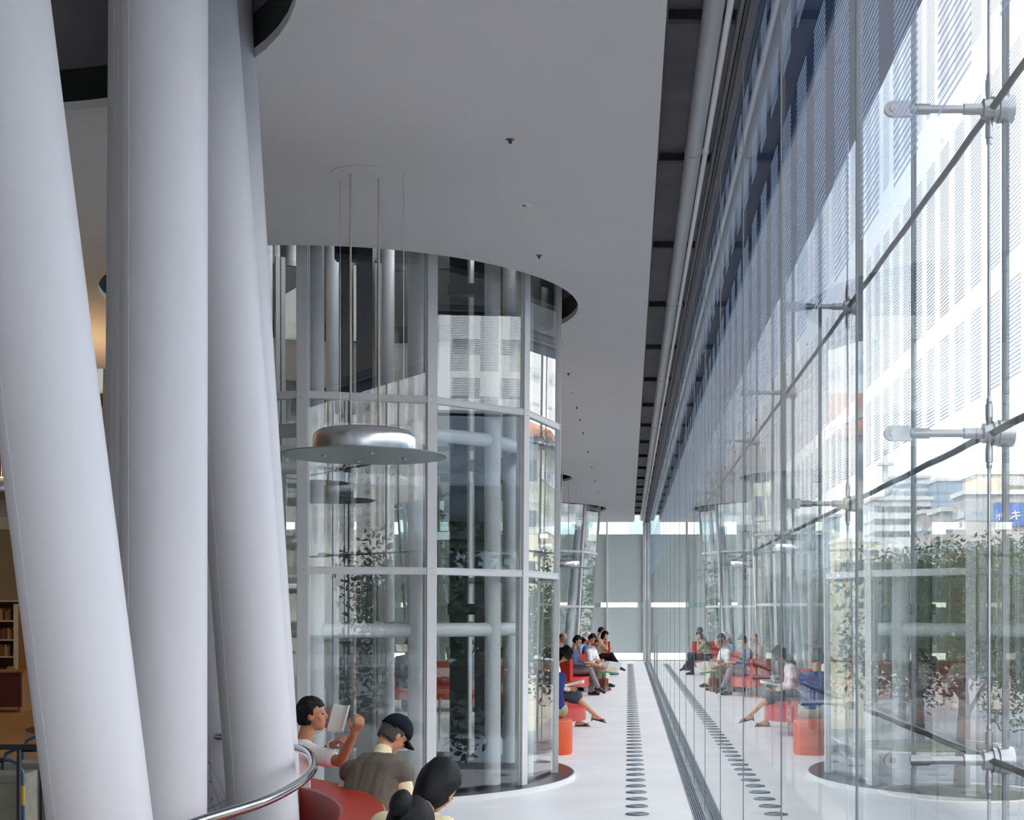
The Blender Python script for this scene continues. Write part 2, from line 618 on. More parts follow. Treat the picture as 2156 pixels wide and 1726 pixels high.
fin_me = MB().span((0.74, -0.008, -4.0), (1.34, 0.008, 5.4)).mesh('glass_fin', M['glass_fin'])
sheet(fin_me, 2)
arm = {}
mb = MB()
mb.cyl((1.235, -0.012, 0), (1.235, 0.012, 0), 0.036, None, 28)
mb.span((1.235, -0.012, -0.036), (1.325, 0.012, 0.036))
arm['clevis'] = mb.mesh('clevis', M['steel'])
arm['pin'] = MB().cyl((1.238, -0.019, 0), (1.238, 0.019, 0), 0.015, None, 20).mesh('pin', M['chrome'])
mb = MB()
mb.cyl((1.32, 0, 0), (1.41, 0, 0), 0.025, None, 20)
mb.cyl((1.40, 0, 0), (1.58, 0, 0), 0.0185, None, 20)
mb.cyl((1.57, 0, 0), (1.665, 0, 0), 0.026, None, 20)
arm['strut'] = mb.mesh('strut', M['steel'])
mb = MB()
mb.cyl((1.66, 0, 0), (1.705, 0, 0), 0.047, None, 32)
mb.cyl((1.705, 0, 0), (1.722, 0, 0), 0.058, None, 32)
mb.cyl((1.722, 0, 0), (1.732, 0, 0), 0.05, None, 32)
mb.cyl((1.732, 0, 0), (1.80, 0, 0), 0.064, None, 32)
arm['hub'] = mb.mesh('hub', M['steel'])
arm['screw'] = MB().cyl((1.683, -0.051, 0), (1.683, -0.045, 0), 0.007, None, 12).mesh('screw', M['chrome'])
for s, nm in ((1, 'tb_up'), (-1, 'tb_down')):
    mb = MB()
    mb.cyl((1.69, 0, s * 0.04), (1.69, 0, s * 0.075), 0.012, 0.018, 16)
    mb.cyl((1.69, 0, s * 0.075), (1.69, 0, s * 0.135), 0.018, None, 16)
    mb.cyl((1.69, 0, s * 0.135), (1.69, 0, s * 0.15), 0.012, 0.014, 16)
    mb.cyl((1.69, 0, s * 0.15), (1.69, 0, s * 0.165), 0.014, 0.012, 16)
    arm[nm] = mb.mesh('turnbuckle', M['steel'])
LV = (4.157, 2.64, 1.11, -0.4, -1.9)
rod_me = MB().cyl((1.69, 0, -4.0), (1.69, 0, 5.46), 0.0085, None, 10).mesh('rod', M['steel'])
names3 = ['top', 'middle', 'bottom']
ordn = ['nearest', 'second nearest', 'third nearest', 'fourth nearest']
for k in range(-1, 11):
    y = 6.67 + 4.3 * k
    if k <= 3:
        link('glass_fin', fin_me, win2, (0, y, 0))
    link('tension_rod', rod_me, win2, (0, y, 0))
    for li, z in enumerate(LV):
        if k > 3 and li > 2 or li > 3:
            continue
        if 0 <= k <= 3 and li < 3:
            lab = 'steel strut holding the outer glass, %s of three in the %s row' % (names3[li], ordn[k])
            grp = None
        else:
            lab = 'distant or low steel strut between the two glass walls'
            grp = 'outlying glass wall struts'
        a = thing('glass_strut', lab, 'strut', (0, y, z), 0, grp or 'glass wall struts')
        for nm in ('clevis', 'pin', 'strut', 'hub', 'screw', 'tb_up', 'tb_down'):
            link('turnbuckle' if nm[:3] == 'tb_' else nm, arm[nm], a)
brace_me = MB().path([(1.70, 0.03 + 4.24 * i / 12, 0.003 * math.sin(i * 1.9)) for i in range(13)], 0.017, 10).mesh('brace_rod', M['black'])
for k in range(-3, 11):
    for z in LV[:3]:
        link('brace_rod', brace_me, win2, (0, 6.67 + 4.3 * k, z))

# ---- floor grille along the glass
gr = struct(empty('trim_3', (0, 0, 0)))
MB().span((0.576, Y0, -0.06), (0.588, Y1, 0.004)).build('edge_bar', M['grate'], gr)
for i in range(4):
    x = 0.598 + 0.0205 * i
    MB().span((x, Y0, -0.03), (x + 0.0075, Y1, 0.001)).build('slat', M['grate'], gr)
MB().span((0.672, Y0, -0.06), (0.694, Y1, 0.006)).build('glazing_shoe', M['grate'], gr)
mb = MB()
for i in range(int((32 - 2) / 0.035)):
    y = 2 + i * 0.035
    mb.span((0.588, y, -0.028), (0.672, y + 0.004, -0.004))
tag(mb.build('cross_bars', M['grate'], gr), kind='stuff')
sh_me = MB().box((0.683, 0, 0.011), (0.014, 0.035, 0.012)).mesh('setting_block', M['steel'])
for k in range(40):
    link('setting_block', sh_me, gr, (0, 8 + 1.075 * k, 0))

def ordinal(n):
    w = {1: 'first', 2: 'second', 3: 'third', 4: 'fourth', 5: 'fifth', 6: 'sixth', 7: 'seventh', 8: 'eighth', 9: 'ninth'}
    return w.get(n) or str(n) + ('th' if 10 < n % 100 < 14 else {1: 'st', 2: 'nd', 3: 'rd'}.get(n % 10, 'th'))


# ---- round floor vents in one straight row
mb = MB()
mb.lathe([(0.0, 0.0), (0.106, 0.0), (0.106, 0.006), (0.098, 0.009), (0.0, 0.009)], n=36, cap=False)
rim_me = mb.mesh('vent_rim', M['vent'])
mb = MB()
for r in (0.085, 0.066, 0.047, 0.028):
    mb.lathe([(r, 0.008), (r, 0.0135), (r - 0.008, 0.0135), (r - 0.008, 0.008)], n=28, cap=False)
grv_me = mb.mesh('vent_rings', M['grate'])
for k in range(1, 74):
    y = 12.73 + 0.518 * (k - 1)
    v = thing('floor_vent', 'round grey floor vent, %s from the front in the straight row' % ordinal(max(k, 1)) if k else 'round grey floor vent just below the picture in the straight row', 'vent', (0.082, y, 0), 0, 'row of round floor vents')
    link('vent_rim', rim_me, v)
    if k < 40:
        link('vent_rings', grv_me, v)

# ---- far wall: posts, blinds, glass, doors, sunlit building outside
fw = struct(empty('wall_far', (0, 0, 0)))
for i, x in enumerate((0.60, -0.79, -3.6, -6.4, -9.2, -12.0, -14.8, -17.6, -20.4)):
    w = 0.10 if i == 0 else 0.055
    MB().span((x - w / 2, Y1 - 0.20, 0), (x + w / 2, Y1 - 0.10, 5.6)).build('post', M['mull'], fw)
sheet(MB().span((X0, Y1 - 0.04, 0), (1.76, Y1 - 0.02, 5.5)).build('pane', M['glass'], fw).data, 2)
MB().span((X0, Y1 - 0.16, 0), (1.7, Y1 - 0.06, 0.05)).build('sill', M['mull'], fw)
edges = [0.64, -0.79, -3.6, -6.4, -9.2, -12.0, -14.8, -17.6, -20.4, -22]
for a, b in zip(edges[:-1], edges[1:]):
    for z0, z1 in ((2.21, 4.74), (0.32, 2.01)):
        bl = MB().span((b + 0.03, Y1 - 0.10, z0), (a - 0.03, Y1 - 0.09, z1)).build('blind', M['blind'], fw)
        MB().span((b + 0.03, Y1 - 0.106, z0 - 0.02), (a - 0.03, Y1 - 0.084, z0)).build('bottom_bar', M['mull'], bl)
struct(MB().span((0.655, Y1 - 0.19, -0.06), (1.75, Y1 - 0.14, ZS0 - 0.03)).build('trim_4', M['duct']))
# end wall on the left and panels; a glazed wall behind the camera
lw = struct(MB().span((X0 - 0.2, Y0, 0), (X0, Y1, 5.5)).build('wall_left', M['cream']))
bw = struct(empty('wall_back', (0, 0, 0)))
for k in range(11):
    x = X0 + 2.05 * k
    sheet(MB().span((x + 0.03, Y0 - 0.015, 0), (x + 2.02, Y0, 5.4)).build('pane', M['glass_fin'], bw).data, 3)
    MB().span((x - 0.03, Y0 - 0.06, 0), (x + 0.03, Y0 + 0.04, 5.4)).build('post', M['mull'], bw)
    MB().span((x + 0.04, Y0 + 0.02, 0.3), (x + 2.0, Y0 + 0.03, 4.9)).build('blind', M['blind'], bw)  # unseen blinds, added to cut the light from behind

# upright pull on the glass and corner post beyond
tag(MB().span((0.655, 35.95, 0.0), (0.69, 36.05, 1.28)).build('upright_bar', M['duct']), 'thin dark upright bar standing against the glass by the floor grille', 'post')

# ------------------------------------------------------------------ foreground bundle of white tubes
bun = thing('tube_column', 'bundle of thick white leaning steel tubes filling the left foreground', 'column', (T0[0], T0[1], 0))
off = Vector((-T0[0], -T0[1], 0))


def tube_px(x_a, y_a, x_b, y_b, d, r, d2=None):
    """straight tube whose axis runs through two photo pixels at depth d"""
    d2 = d if d2 is None else d2
    a, b = P(x_a, y_a, d), P(x_b, y_b, d2)
    u = (b - a) / (b.z - a.z)
    p0 = a + u * (0.0 - a.z)
    p1 = a + u * (9.95 - a.z)
    return p0 + off, p1 + off


for i, (xa, xb, d, r) in enumerate(((-5, 211, 5.45, 0.19), (346, 344, 6.44, 0.19), (424, 556, 7.86, 0.19), (464, 570, 8.7, 0.19),
                                    (296, 284, 8.9, 0.19), (436, 476, 9.4, 0.19))):
    p0, p1 = tube_px(xa, 0, xb, 1726, d, r)
    o = MB().cyl(p0, p1, r, None, 72, caps=False).build('tube', M['tube'], bun)
    u = (p1 - p0).normalized()
    s = u.cross(Vector((0, 0, 1)))
    # weld seam down the tube
    side = Vector((-0.55, -0.83, 0)) * (r + 0.0003)
    MB().path([p0 + side + u * t for t in (0, 5, 9.9)], 0.0022, 6).build('weld_seam', M['tube'], o)
for a0 in (200, 250, 300, 110, 150):
    t = rad(a0)
    p = Vector((2.25 * math.cos(t), 2.25 * math.sin(t), 0))
    q = Vector((2.25 * math.cos(t + 0.25), 2.25 * math.sin(t + 0.25), 9.95))
    MB().cyl(p, q, 0.14, None, 40, caps=False).build('tube', M['tube'], bun)
bp = MB().lathe([(0, 0.0), (2.62, 0.0), (2.62, 0.02), (0, 0.02)], n=72, cap=False).build('base_plate', M['blackplate'], bun)
# wire bracing low down between the tubes
wires = [((441, 1540), (442, 1604)), ((442, 1604), (478, 1680)), ((443, 1604), (444, 1644)), ((444, 1644), (472, 1712)), ((446, 1682), (460, 1720)), ((480, 1681), (436, 1704))]
for (xa, ya), (xb, yb) in wires:
    MB().cyl(P(xa, ya, 8.05) + off, P(xb, yb, 8.05) + off, 0.0025, None, 6).build('wire', M['steel'], bun)
for xa, ya in ((442, 1604), (444, 1644), (446, 1682)):
    MB().ell(P(xa, ya, 8.05) + off, 0.008, None, 10, 6).build('wire_stud', M['chrome'], bun)
c = P(480, 1681, 8.05) + off
MB().path([c + Vector((0.008 * math.cos(t), 0, 0.008 * math.sin(t))) for t in [2 * PI * i / 14 for i in range(14)]], 0.0022, 6, True).build('wire_ring', M['chrome'], bun)

# guard rail round it: polished on the near side, black towards the back
gd = thing('guard_rail', 'curved polished steel handrail sweeping round the white tube bundle', 'railing', (T0[0], T0[1], 0))
RR = 2.74
ring = lambda r, z, a0, a1, n: [Vector((r * math.cos(rad(a0 + (a1 - a0) * i / n)), r * math.sin(rad(a0 + (a1 - a0) * i / n)), z)) for i in range(n + 1)]
rp = [(-2.35, 3.3), (-2.0, 3.9), (-1.76, 4.7), (-1.636, 5.5), (-1.545, 6.08), (-1.56, 6.86), (-1.68, 7.6), (-1.95, 8.42), (-2.5, 9.1), (-3.2, 9.5), (-3.9, 9.6)]
rc = []
for i in range(1, len(rp) - 2):
    p0, p1, p2, p3 = (Vector(rp[i + k]) for k in (-1, 0, 1, 2))
    for j in range(10):
        t = j / 10
        v = 0.5 * ((2 * p1) + (p2 - p0) * t + (2 * p0 - 5 * p1 + 4 * p2 - p3) * t * t + (3 * p1 - p0 - 3 * p2 + p3) * t ** 3)
        rc.append(Vector((v.x - T0[0], v.y - T0[1], 1.0)))
MB().path(rc, 0.023, 16).build('handrail', M['chrome'], gd)
post_me = MB().cyl((0, 0, 0), (0, 0, 0.985), 0.012, None, 12).mesh('post', M['black'])
for i in (2, 74):
    link('post', post_me, gd, (rc[i].x, rc[i].y, 0))
c = P(641, 1647, 7.15) - Vector((T0[0], T0[1], 0))
rz = Matrix.Rotation(rad(-12), 3, 'Z')
tg = MB().box(c, (0.062, 0.006, 0.052), rz).build('notice_card', M['white'], gd)
MB().box(c + Vector((0.012, -0.004, -0.006)), (0.02, 0.002, 0.014), rz).build('print_patch', pbr('pinkish print', rgb(190, 150, 140), 0.7), tg)
gb = thing('guard_rail', 'straight black steel railing in front of the parked book carts', 'railing', (0, 0, 0))
pa, pb = P(-160, 1575, 9.0), P(110, 1569, 9.0)
MB().box((pa + pb) / 2, ((pb - pa).length, 0.045, 0.034)).build('top_bar', M['black'], gb)
for x in (-70, 40, 88):
    p = P(x, 1575, 9.0)
    MB().box((p.x, p.y, p.z / 2), (0.017, 0.03, p.z)).build('post', M['black'], gb)

# ------------------------------------------------------------------ glazed shafts
def shaft(name, label, c, rg_b, rg_t, phase, transoms, cols, beams, guides, plate_r, ztop=6.2, nside=12, detail=True, cat='glass shaft'):
    t = thing(name, label, cat, (c[0], c[1], 0), 0, 'glazed round shafts')
    def vert(i, z):
        r = rg_b + (rg_t - rg_b) * z / ZC
        a = rad(phase + 360.0 / nside * i)
        return Vector((r * math.cos(a), r * math.sin(a), z))
    levels = [0.05] + list(transoms) + [ztop]
    for i in range(nside):
        for z0, z1 in zip(levels[:-1], levels[1:]):
            a, b, d, e = vert(i, z0 + 0.03), vert(i + 1, z0 + 0.03), vert(i + 1, z1 - 0.03), vert(i, z1 - 0.03)
            nrm = (b - a).cross(e - a).normalized() * 0.008
            ins = (b - a).normalized() * 0.02
            q = [a + ins, b - ins, d - ins, e + ins]
            mb = MB()
            mb.add([p + nrm for p in q] + [p - nrm for p in q], [[0, 1, 2, 3], [7, 6, 5, 4], [0, 4, 5, 1], [1, 5, 6, 2], [2, 6, 7, 3], [3, 7, 4, 0]])
            sheet(mb.build('pane', M['glass'], t).data, 0)
        a, b = vert(i, 0.03), vert(i, ztop)
        u = (b - a)
        ang = rad(phase + 360.0 / nside * i)
        mb = MB()
        w = 0.055
        rr = Matrix.Rotation(ang, 3, 'Z')
        for du, dw, de in ((-0.03, -0.034, 0.05), (-0.03, 0.034, 0.05), (0.012, 0, 0.034)):
            pts = [rr @ Vector((du + sx * de * 0.5, dw + sy * (0.026 if du < 0 else 0.05), 0)) for sx, sy in ((-1, -1), (1, -1), (1, 1), (-1, 1))]
            mb.add([a + p for p in pts] + [b + p for p in pts], [[3, 2, 1, 0], [4, 5, 6, 7], [0, 1, 5, 4], [1, 2, 6, 5], [2, 3, 7, 6], [3, 0, 4, 7]])
        mb.build('mullion', M['mull'], t)
        for z in transoms:
            a, b = vert(i, z), vert(i + 1, z)
            u = (b - a).normalized()
            o_ = Vector((u.y, -u.x, 0))
            mb = MB()
            q = [p + o_ * dx + Vector((0, 0, dz)) for dx, dz in ((-0.05, -0.035), (0.03, -0.035), (0.03, 0.035), (-0.05, 0.035)) for p in (a, b)]
            q = [q[0], q[2], q[4], q[6], q[1], q[3], q[5], q[7]]
            mb.add(q, [[0, 1, 2, 3], [7, 6, 5, 4], [0, 4, 5, 1], [1, 5, 6, 2], [2, 6, 7, 3], [3, 7, 4, 0]])
            if detail:
                for dz in (-0.026, 0.026):
                    q = [p + o_ * dx + Vector((0, 0, dz + ez)) for dx, ez in ((0.03, -0.004), (0.036, -0.004), (0.036, 0.004), (0.03, 0.004)) for p in (a, b)]
                    q = [q[0], q[2], q[4], q[6], q[1], q[3], q[5], q[7]]
                    mb.add(q, [[0, 1, 2, 3], [7, 6, 5, 4], [0, 4, 5, 1], [1, 5, 6, 2], [2, 6, 7, 3], [3, 7, 4, 0]])
            mb.build('transom', M['mull'], t)
    top = []
    for a, b, r in cols:
        o = MB().cyl(a, b, r, None, 32).build('tube', M['tube'], t)
    for a, b, r in beams:
        MB().cyl(a, b, r, None, 24).build('ring_tube', M['tube'], t)
    for kind, a, b in guides:
        MB().span(a, b).build(kind, M['black'], t)
    pl = MB().lathe([(0, 0.0), (plate_r, 0.0), (plate_r, 0.042), (plate_r - 0.004, 0.046), (0, 0.046)], n=96, cap=False).build('base_plate', M['blackplate'], t)
    MB().lathe([(plate_r, 0.0), (plate_r + 0.012, 0.0), (plate_r + 0.012, 0.045), (plate_r, 0.045)], n=96, cap=False).build('edge_band', M['mull'], pl)
    return t


# the near shaft: tubes found where the photo shows them
c = T1
def at_ring(x, r, near=True):
    k = (x - 1322.5) / 3000.0
    A, B, C_ = 1 + k * k, -2 * (k * c[0] + c[1]), c[0] ** 2 + c[1] ** 2 - r * r
    disc = B * B - 4 * A * C_
    if disc < 0:
        d = -B / (2 * A)
    else:
        d = (-B + (-1 if near else 1) * math.sqrt(disc)) / (2 * A)
    return Vector((k * d - c[0], d - c[1], 0))

RC = 2.02
front = [at_ring(664, RC), at_ring(876, RC), at_ring(1037, RC), at_ring(1107, RC)]
back = [at_ring(1072, RC, False), at_ring(817, RC, False), at_ring(700, RC, False), at_ring(560, RC, False)]
cols, beams = [], []
up = Vector((0, 0, 1))
for p in front + back + [Vector((-1.97, -0.45, 0)), Vector((-1.7, -1.1, 0))]:
    r = 0.083 if p in front else 0.078
    cols.append((p + up * 0.04, p + up * 9.95, r))
loop = [Vector((-1.97, -0.45, 0)), Vector((-1.7, -1.1, 0))] + front + back
for z in (1.63, 3.56):
    for p, q in zip(loop, loop[1:] + loop[:1]):
        u = (q - p).normalized() * 0.06
        beams.append((p + u + up * z, q - u + up * z, 0.07))
guides = []
for x0, x1, d in ((716, 741, 15.5), (752, 786, 15.2), (948, 985, 15.9), (1000, 1024, 15.6)):
    a, b = P(x0, 1290, d), P(x1, 1290, d)
    guides.append(('guide_post', (a.x - c[0], d - 0.05 - c[1], 0.05), (b.x - c[0], d + 0.1 - c[1], 9.9)))
for zz in (2.08, 3.95, 0.35, 5.6):
    a, b = P(708, 1290, 15.4), P(792, 1290, 15.4)
    guides.append(('guide_bracket', (a.x - c[0], 15.3 - c[1], zz), (b.x - c[0], 15.45 - c[1], zz + 0.16)))
    a, b = P(946, 1290, 15.8), P(1026, 1290, 15.8)
    guides.append(('guide_bracket', (a.x - c[0], 15.65 - c[1], zz - 0.3), (b.x - c[0], 15.8 - c[1], zz - 0.18)))
shaft('lift_shaft', 'large many-sided glazed lift shaft with white tubes, nearest in the hall', T1, 2.30, 2.34, -88.6, (2.2, 3.84), cols, beams, guides, 2.50)
lift_glass = at_ring


def leaning(n, r0, r1, twist, rad_, z1=9.9):
    out = []
    for i in range(n):
        a = 2 * PI * i / n + 0.2
        b = a + twist * (1 if i % 2 else -1)
        out.append((Vector((r0 * math.cos(a), r0 * math.sin(a), 0.04)), Vector((r1 * math.cos(b), r1 * math.sin(b), z1)), rad_))
    return out


shaft('glass_shaft', 'slim glazed shaft with leaning white tubes half hidden behind the nearest shaft', T2, 1.72, 1.92, -70, (2.0, 3.72), leaning(11, 1.25, 1.9, 0.35, 0.08), [], [], 1.95, detail=False)
shaft('glass_shaft', 'farthest glazed shaft with leaning white tubes in front of the grey blinds', T3, 2.95, 3.28, -60, (2.0, 3.72), leaning(14, 2.25, 3.1, 0.3, 0.12), [], [], 3.2, detail=False)
shaft('glass_shaft', 'glazed shaft deep in the library on the left', T4, 2.05, 2.2, -80, (2.2, 3.84), leaning(10, 1.7, 1.9, 0.2, 0.08), [], [('guide_post', (-0.3, -0.1, 0.05), (0.3, 0.2, 9.9))], 2.3, detail=False)

# ------------------------------------------------------------------ pendant lamps
def pendant(label, loc, warm=None):
    t = thing('pendant_lamp', label, 'lamp', loc, 0, 'disc pendant lamps')
    H = ZC - loc[2]
    MB().lathe([(0, H - 0.006), (0.262, H - 0.006), (0.262, H), (0, H)], n=56, cap=False).build('ceiling_rose', M['ceiling'], t)
    for dx in (-0.1, 0.1):
        MB().cyl((dx, dx * 0.5, 0.2), (dx, dx * 0.5, H), 0.0085, None, 12).build('cord_tube', M['cream_cord'], t)
    for dx, dy in ((-0.21, 0.10), (0.315, -0.09)):
        MB().cyl((dx, dy, 0.0), (dx, dy, H), 0.0022, None, 6).build('suspension_wire', M['steel'], t)
    MB().lathe([(0.39, 0.012), (0.394, 0.02), (0.394, 0.13), (0.385, 0.165), (0.36, 0.19), (0.32, 0.203), (0, 0.207)], n=72, cap=False).build('drum', M['alu'], t)
    pl = MB().lathe([(0, 0), (0.632, 0), (0.634, 0.004), (0.632, 0.009), (0, 0.010)], n=96, cap=False).build('disc', M['lampglass'], t)
    for a in (20, 110, 200, 290):
        MB().lathe([(0.016, -0.016), (0.02, -0.012), (0.02, 0)], (0.31 * math.cos(rad(a)), 0.31 * math.sin(rad(a)), 0), n=14).build('cap_nut', M['steel'], pl)
    if warm:
        up_ = MB().lathe([(0.0, 0.210), (0.24, 0.210), (0.24, 0.216), (0, 0.216)], n=10, cap=False).build('uplight', glow('warm lamp', (1.0, 0.62, 0.28, 1), warm), t)
    return t


pendant('large disc pendant lamp with brushed drum hanging before the nearest shaft', (-2.037, 11.02, 3.01))
pendant('disc pendant lamp hanging behind the nearest glazed shaft', (-1.80, 27.2, 2.95))
pendant('small distant disc pendant lamp beside the farthest shaft', (-1.66, 37.2, 2.98))
for i, (x, y) in enumerate(((-7.4, 17.2), (-11.6, 19.5), (-10.6, 27.0), (-14.5, 24.0))):
    pendant(['warm glowing disc pendant in the library, nearest the tubes', 'warm glowing disc pendant over the left book carts', 'warm glowing disc pendant beyond the left shaft', 'warm glowing disc pendant farthest left in the library', 'warm glowing disc pendant behind the nearest shaft on the left', 'warm glowing disc pendant near the left wall'][i], (x, y, 3.2), 60.0)

# sprinklers and downlights in one row on the ceiling
spr_me = MB().lathe([(0, -0.03), (0.012, -0.03), (0.014, -0.02), (0.008, -0.018), (0.012, -0.004), (0, -0.004)], n=12, cap=False).mesh('sprinkler_head', M['black'])
ros_me = MB().lathe([(0.030, -0.003), (0.033, 0.0), (0.020, 0.0), (0.020, -0.003)], n=24, cap=False).mesh('escutcheon', M['duct'])
for i, y in enumerate((10.17, 13.47, 17.83, 20.1, 23.4, 24.9, 26.7, 29.8, 33.0, 36.4, 39.8)):
    s = thing('sprinkler', 'tiny ceiling sprinkler, %s from the camera in the ceiling row' % ordinal(i + 1), 'sprinkler', (-0.842, y, ZC), 0, 'ceiling sprinklers')
    link('sprinkler_head', spr_me, s)
    link('escutcheon', ros_me, s)
dlr_me = MB().lathe([(0.036, -0.004), (0.056, -0.003), (0.058, 0.0), (0.036, 0.0)], n=32, cap=False).mesh('trim_ring', M['white'])
dlc_me = MB().lathe([(0, -0.006), (0.03, -0.006), (0.036, -0.002), (0, -0.002)], n=24, cap=False).mesh('reflector', M['chrome'])
for i, y in enumerate((11.82, 21.8, 31.8)):
    s = thing('downlight', ['round ceiling downlight nearest the camera', 'middle round ceiling downlight beside the nearest shaft', 'farthest round ceiling downlight'][i], 'light', (-0.85, y, ZC), 0, 'ceiling downlights')
    link('trim_ring', dlr_me, s)
    link('reflector', dlc_me, s)

# ------------------------------------------------------------------ benches, stool, table
def smooth_loop(pts, n=8):
    """closed Catmull-Rom outline through the given plan points"""
    m, out = len(pts), []
    for i in range(m):
        p0, p1, p2, p3 = (Vector(pts[(i + k) % m]).to_2d() for k in (-1, 0, 1, 2))
        for j in range(n):
            t = j / n
            out.append(0.5 * ((2 * p1) + (p2 - p0) * t + (2 * p0 - 5 * p1 + 4 * p2 - p3) * t * t + (3 * p1 - p0 - 3 * p2 + p3) * t ** 3))
    return [(p.x, p.y) for p in out]


def pad(mb, outline, z0, z1, bev=0.02):
    """cushion: outline extruded with a rounded top edge"""
    n = len(outline)
    cx = sum(p[0] for p in outline) / n
    cy_ = sum(p[1] for p in outline) / n
    rings = [(0, z0), (0, z1 - bev), (bev * 0.3, z1 - bev * 0.3), (bev, z1)]
    vs, fs = [], []
    for ins, z in rings:
        for x, y in outline:
            d = math.hypot(x - cx, y - cy_) or 1
            f = max(0.0, 1 - ins / d)
            vs.append((cx + (x - cx) * f, cy_ + (y - cy_) * f, z))
    for k in range(len(rings) - 1):
        for i in range(n):
            j = (i + 1) % n
            fs.append([k * n + i, k * n + j, (k + 1) * n + j, (k + 1) * n + i])
    fs.append(list(range(n))[::-1])
    fs.append([(len(rings) - 1) * n + i for i in range(n)])
    return mb.add(vs, fs)


# ring bench round the foreground tubes
ob = thing('ring_bench', 'curved red bench wrapped round the foreground tube bundle', 'bench', (T0[0], T0[1], 0))
MB().arc((0, 0), 2.82, 3.06, -48, 62, 0.10, 0.75, 60, 0.012).build('backrest', M['red'], ob)
MB().arc((0, 0), 3.065, 3.74, -48, 62, 0.26, 0.41, 60, 0.03).build('seat', M['redseat'], ob)
for a in range(-44, 62, 17):
    MB().cyl((3.45 * math.cos(rad(a)), 3.45 * math.sin(rad(a)), 0), (3.45 * math.cos(rad(a)), 3.45 * math.sin(rad(a)), 0.265), 0.018, None, 12).build('leg', M['steel'], ob)


def bench(label, outline, backs, legs, h=0.42):
    t = thing('lobed_bench', label, 'bench', (outline[0][0], outline[0][1], 0), 0, 'red benches down the hall')
    ox, oy = outline[0][0], outline[0][1]
    o2 = smooth_loop([(x - ox, y - oy) for x, y in outline])
    st = MB().prism(o2, h - 0.20, h - 0.03).build('seat_base', pbr_once('red lacquer side', rgb(178, 64, 58), 0.4), t)
    mb = MB()
    pad(mb, o2, h - 0.03, h, 0.015).build('seat', M['redseat'], t)
    for pts in backs:
        for (xa, ya), (xb, yb), z0, z1 in pts:
            a, b = Vector((xa - ox, ya - oy, 0)), Vector((xb - ox, yb - oy, 0))
            u = (b - a)
            ang = math.atan2(u.y, u.x)
            MB().box(((a + b) / 2).to_2d().to_3d() + Vector((0, 0, (z0 + z1) / 2)), (u.length, 0.09, z1 - z0), Matrix.Rotation(ang, 3, 'Z')).build('backrest', M['red'], t)
    for x, y in legs:
        MB().cyl((x - ox, y - oy, 0), (x - ox, y - oy, h - 0.19), 0.018, None, 12).build('leg', M['steel'], t)
    return t


_mats = {}
def pbr_once(name, c, rough):
    if name not in _mats:
        _mats[name] = pbr(name, c, rough)
    return _mats[name]


bench('red lobed bench behind the orange stool with the hat woman on it',
      [(-0.64, 21.0), (-0.72, 21.45), (-0.92, 22.0), (-0.95, 22.8), (-1.2, 23.3), (-1.9, 23.4), (-2.1, 22.4), (-1.8, 21.2), (-1.5, 20.5), (-1.0, 20.45)],
      [[((-2.05, 23.45), (-1.15, 23.55), 0.30, 0.88)]], [(-0.95, 20.95), (-1.2, 22.9), (-1.8, 22.8), (-1.5, 20.95)])
bench('long red bench where the suited man and the newspaper reader sit',
      [(-0.98, 30.4), (-0.82, 31.2), (-0.86, 32.2), (-0.72, 33.3), (-0.72, 34.6), (-0.85, 35.9), (-1.15, 36.6), (-1.30, 35.8), (-1.33, 34.4), (-1.42, 33.2), (-1.52, 32.0), (-1.58, 30.8), (-1.35, 30.2)],
      [[((-1.20, 30.15), (-1.62, 30.6), 0.36, 0.82), ((-1.52, 32.15), (-0.98, 32.45), 0.36, 0.86), ((-1.45, 33.7), (-1.35, 35.6), 0.36, 0.86)]],
      [(-1.15, 30.7), (-1.0, 32.6), (-0.95, 34.4), (-1.1, 36.0)])
bench('far red bench with a tall square back near the grey blinds',
      [(-0.60, 41.0), (-0.58, 42.2), (-0.60, 43.3), (-1.3, 43.4), (-1.35, 42.2), (-1.2, 40.8)],
      [[((-1.45, 43.5), (-0.55, 43.5), 0.36, 0.93)]], [(-0.75, 41.2), (-0.75, 43.1), (-1.2, 43.1)])
bench('red bench seen through the nearest glazed shaft',
      [(-5.4, 26.2), (-4.2, 25.9), (-3.0, 25.9), (-2.3, 26.3), (-2.3, 26.9), (-3.4, 27.0), (-5.3, 27.0)],
      [[((-5.4, 27.1), (-2.2, 27.1), 0.36, 0.88)]], [(-5.0, 26.4), (-2.7, 26.4), (-3.8, 26.3)])

st = thing('round_stool', 'orange cylinder stool beside the nearest glazed shaft', 'stool', (-0.95, 18.2, 0))
MB().lathe([(0.0, 0.0), (0.225, 0.0), (0.232, 0.012), (0.24, 0.03), (0.24, 0.415), (0.232, 0.437), (0.215, 0.448), (0, 0.452)], n=56, cap=False).build('body', M['orange'], st)
MB().lathe([(0.2405, 0.405), (0.2435, 0.41), (0.2405, 0.415)], n=56, cap=False).build('piping', M['orange'], st)

dup(st, (-0.86, 4.52, 0), 0, 'orange cylinder stool under the dark-haired figure at the bottom edge')

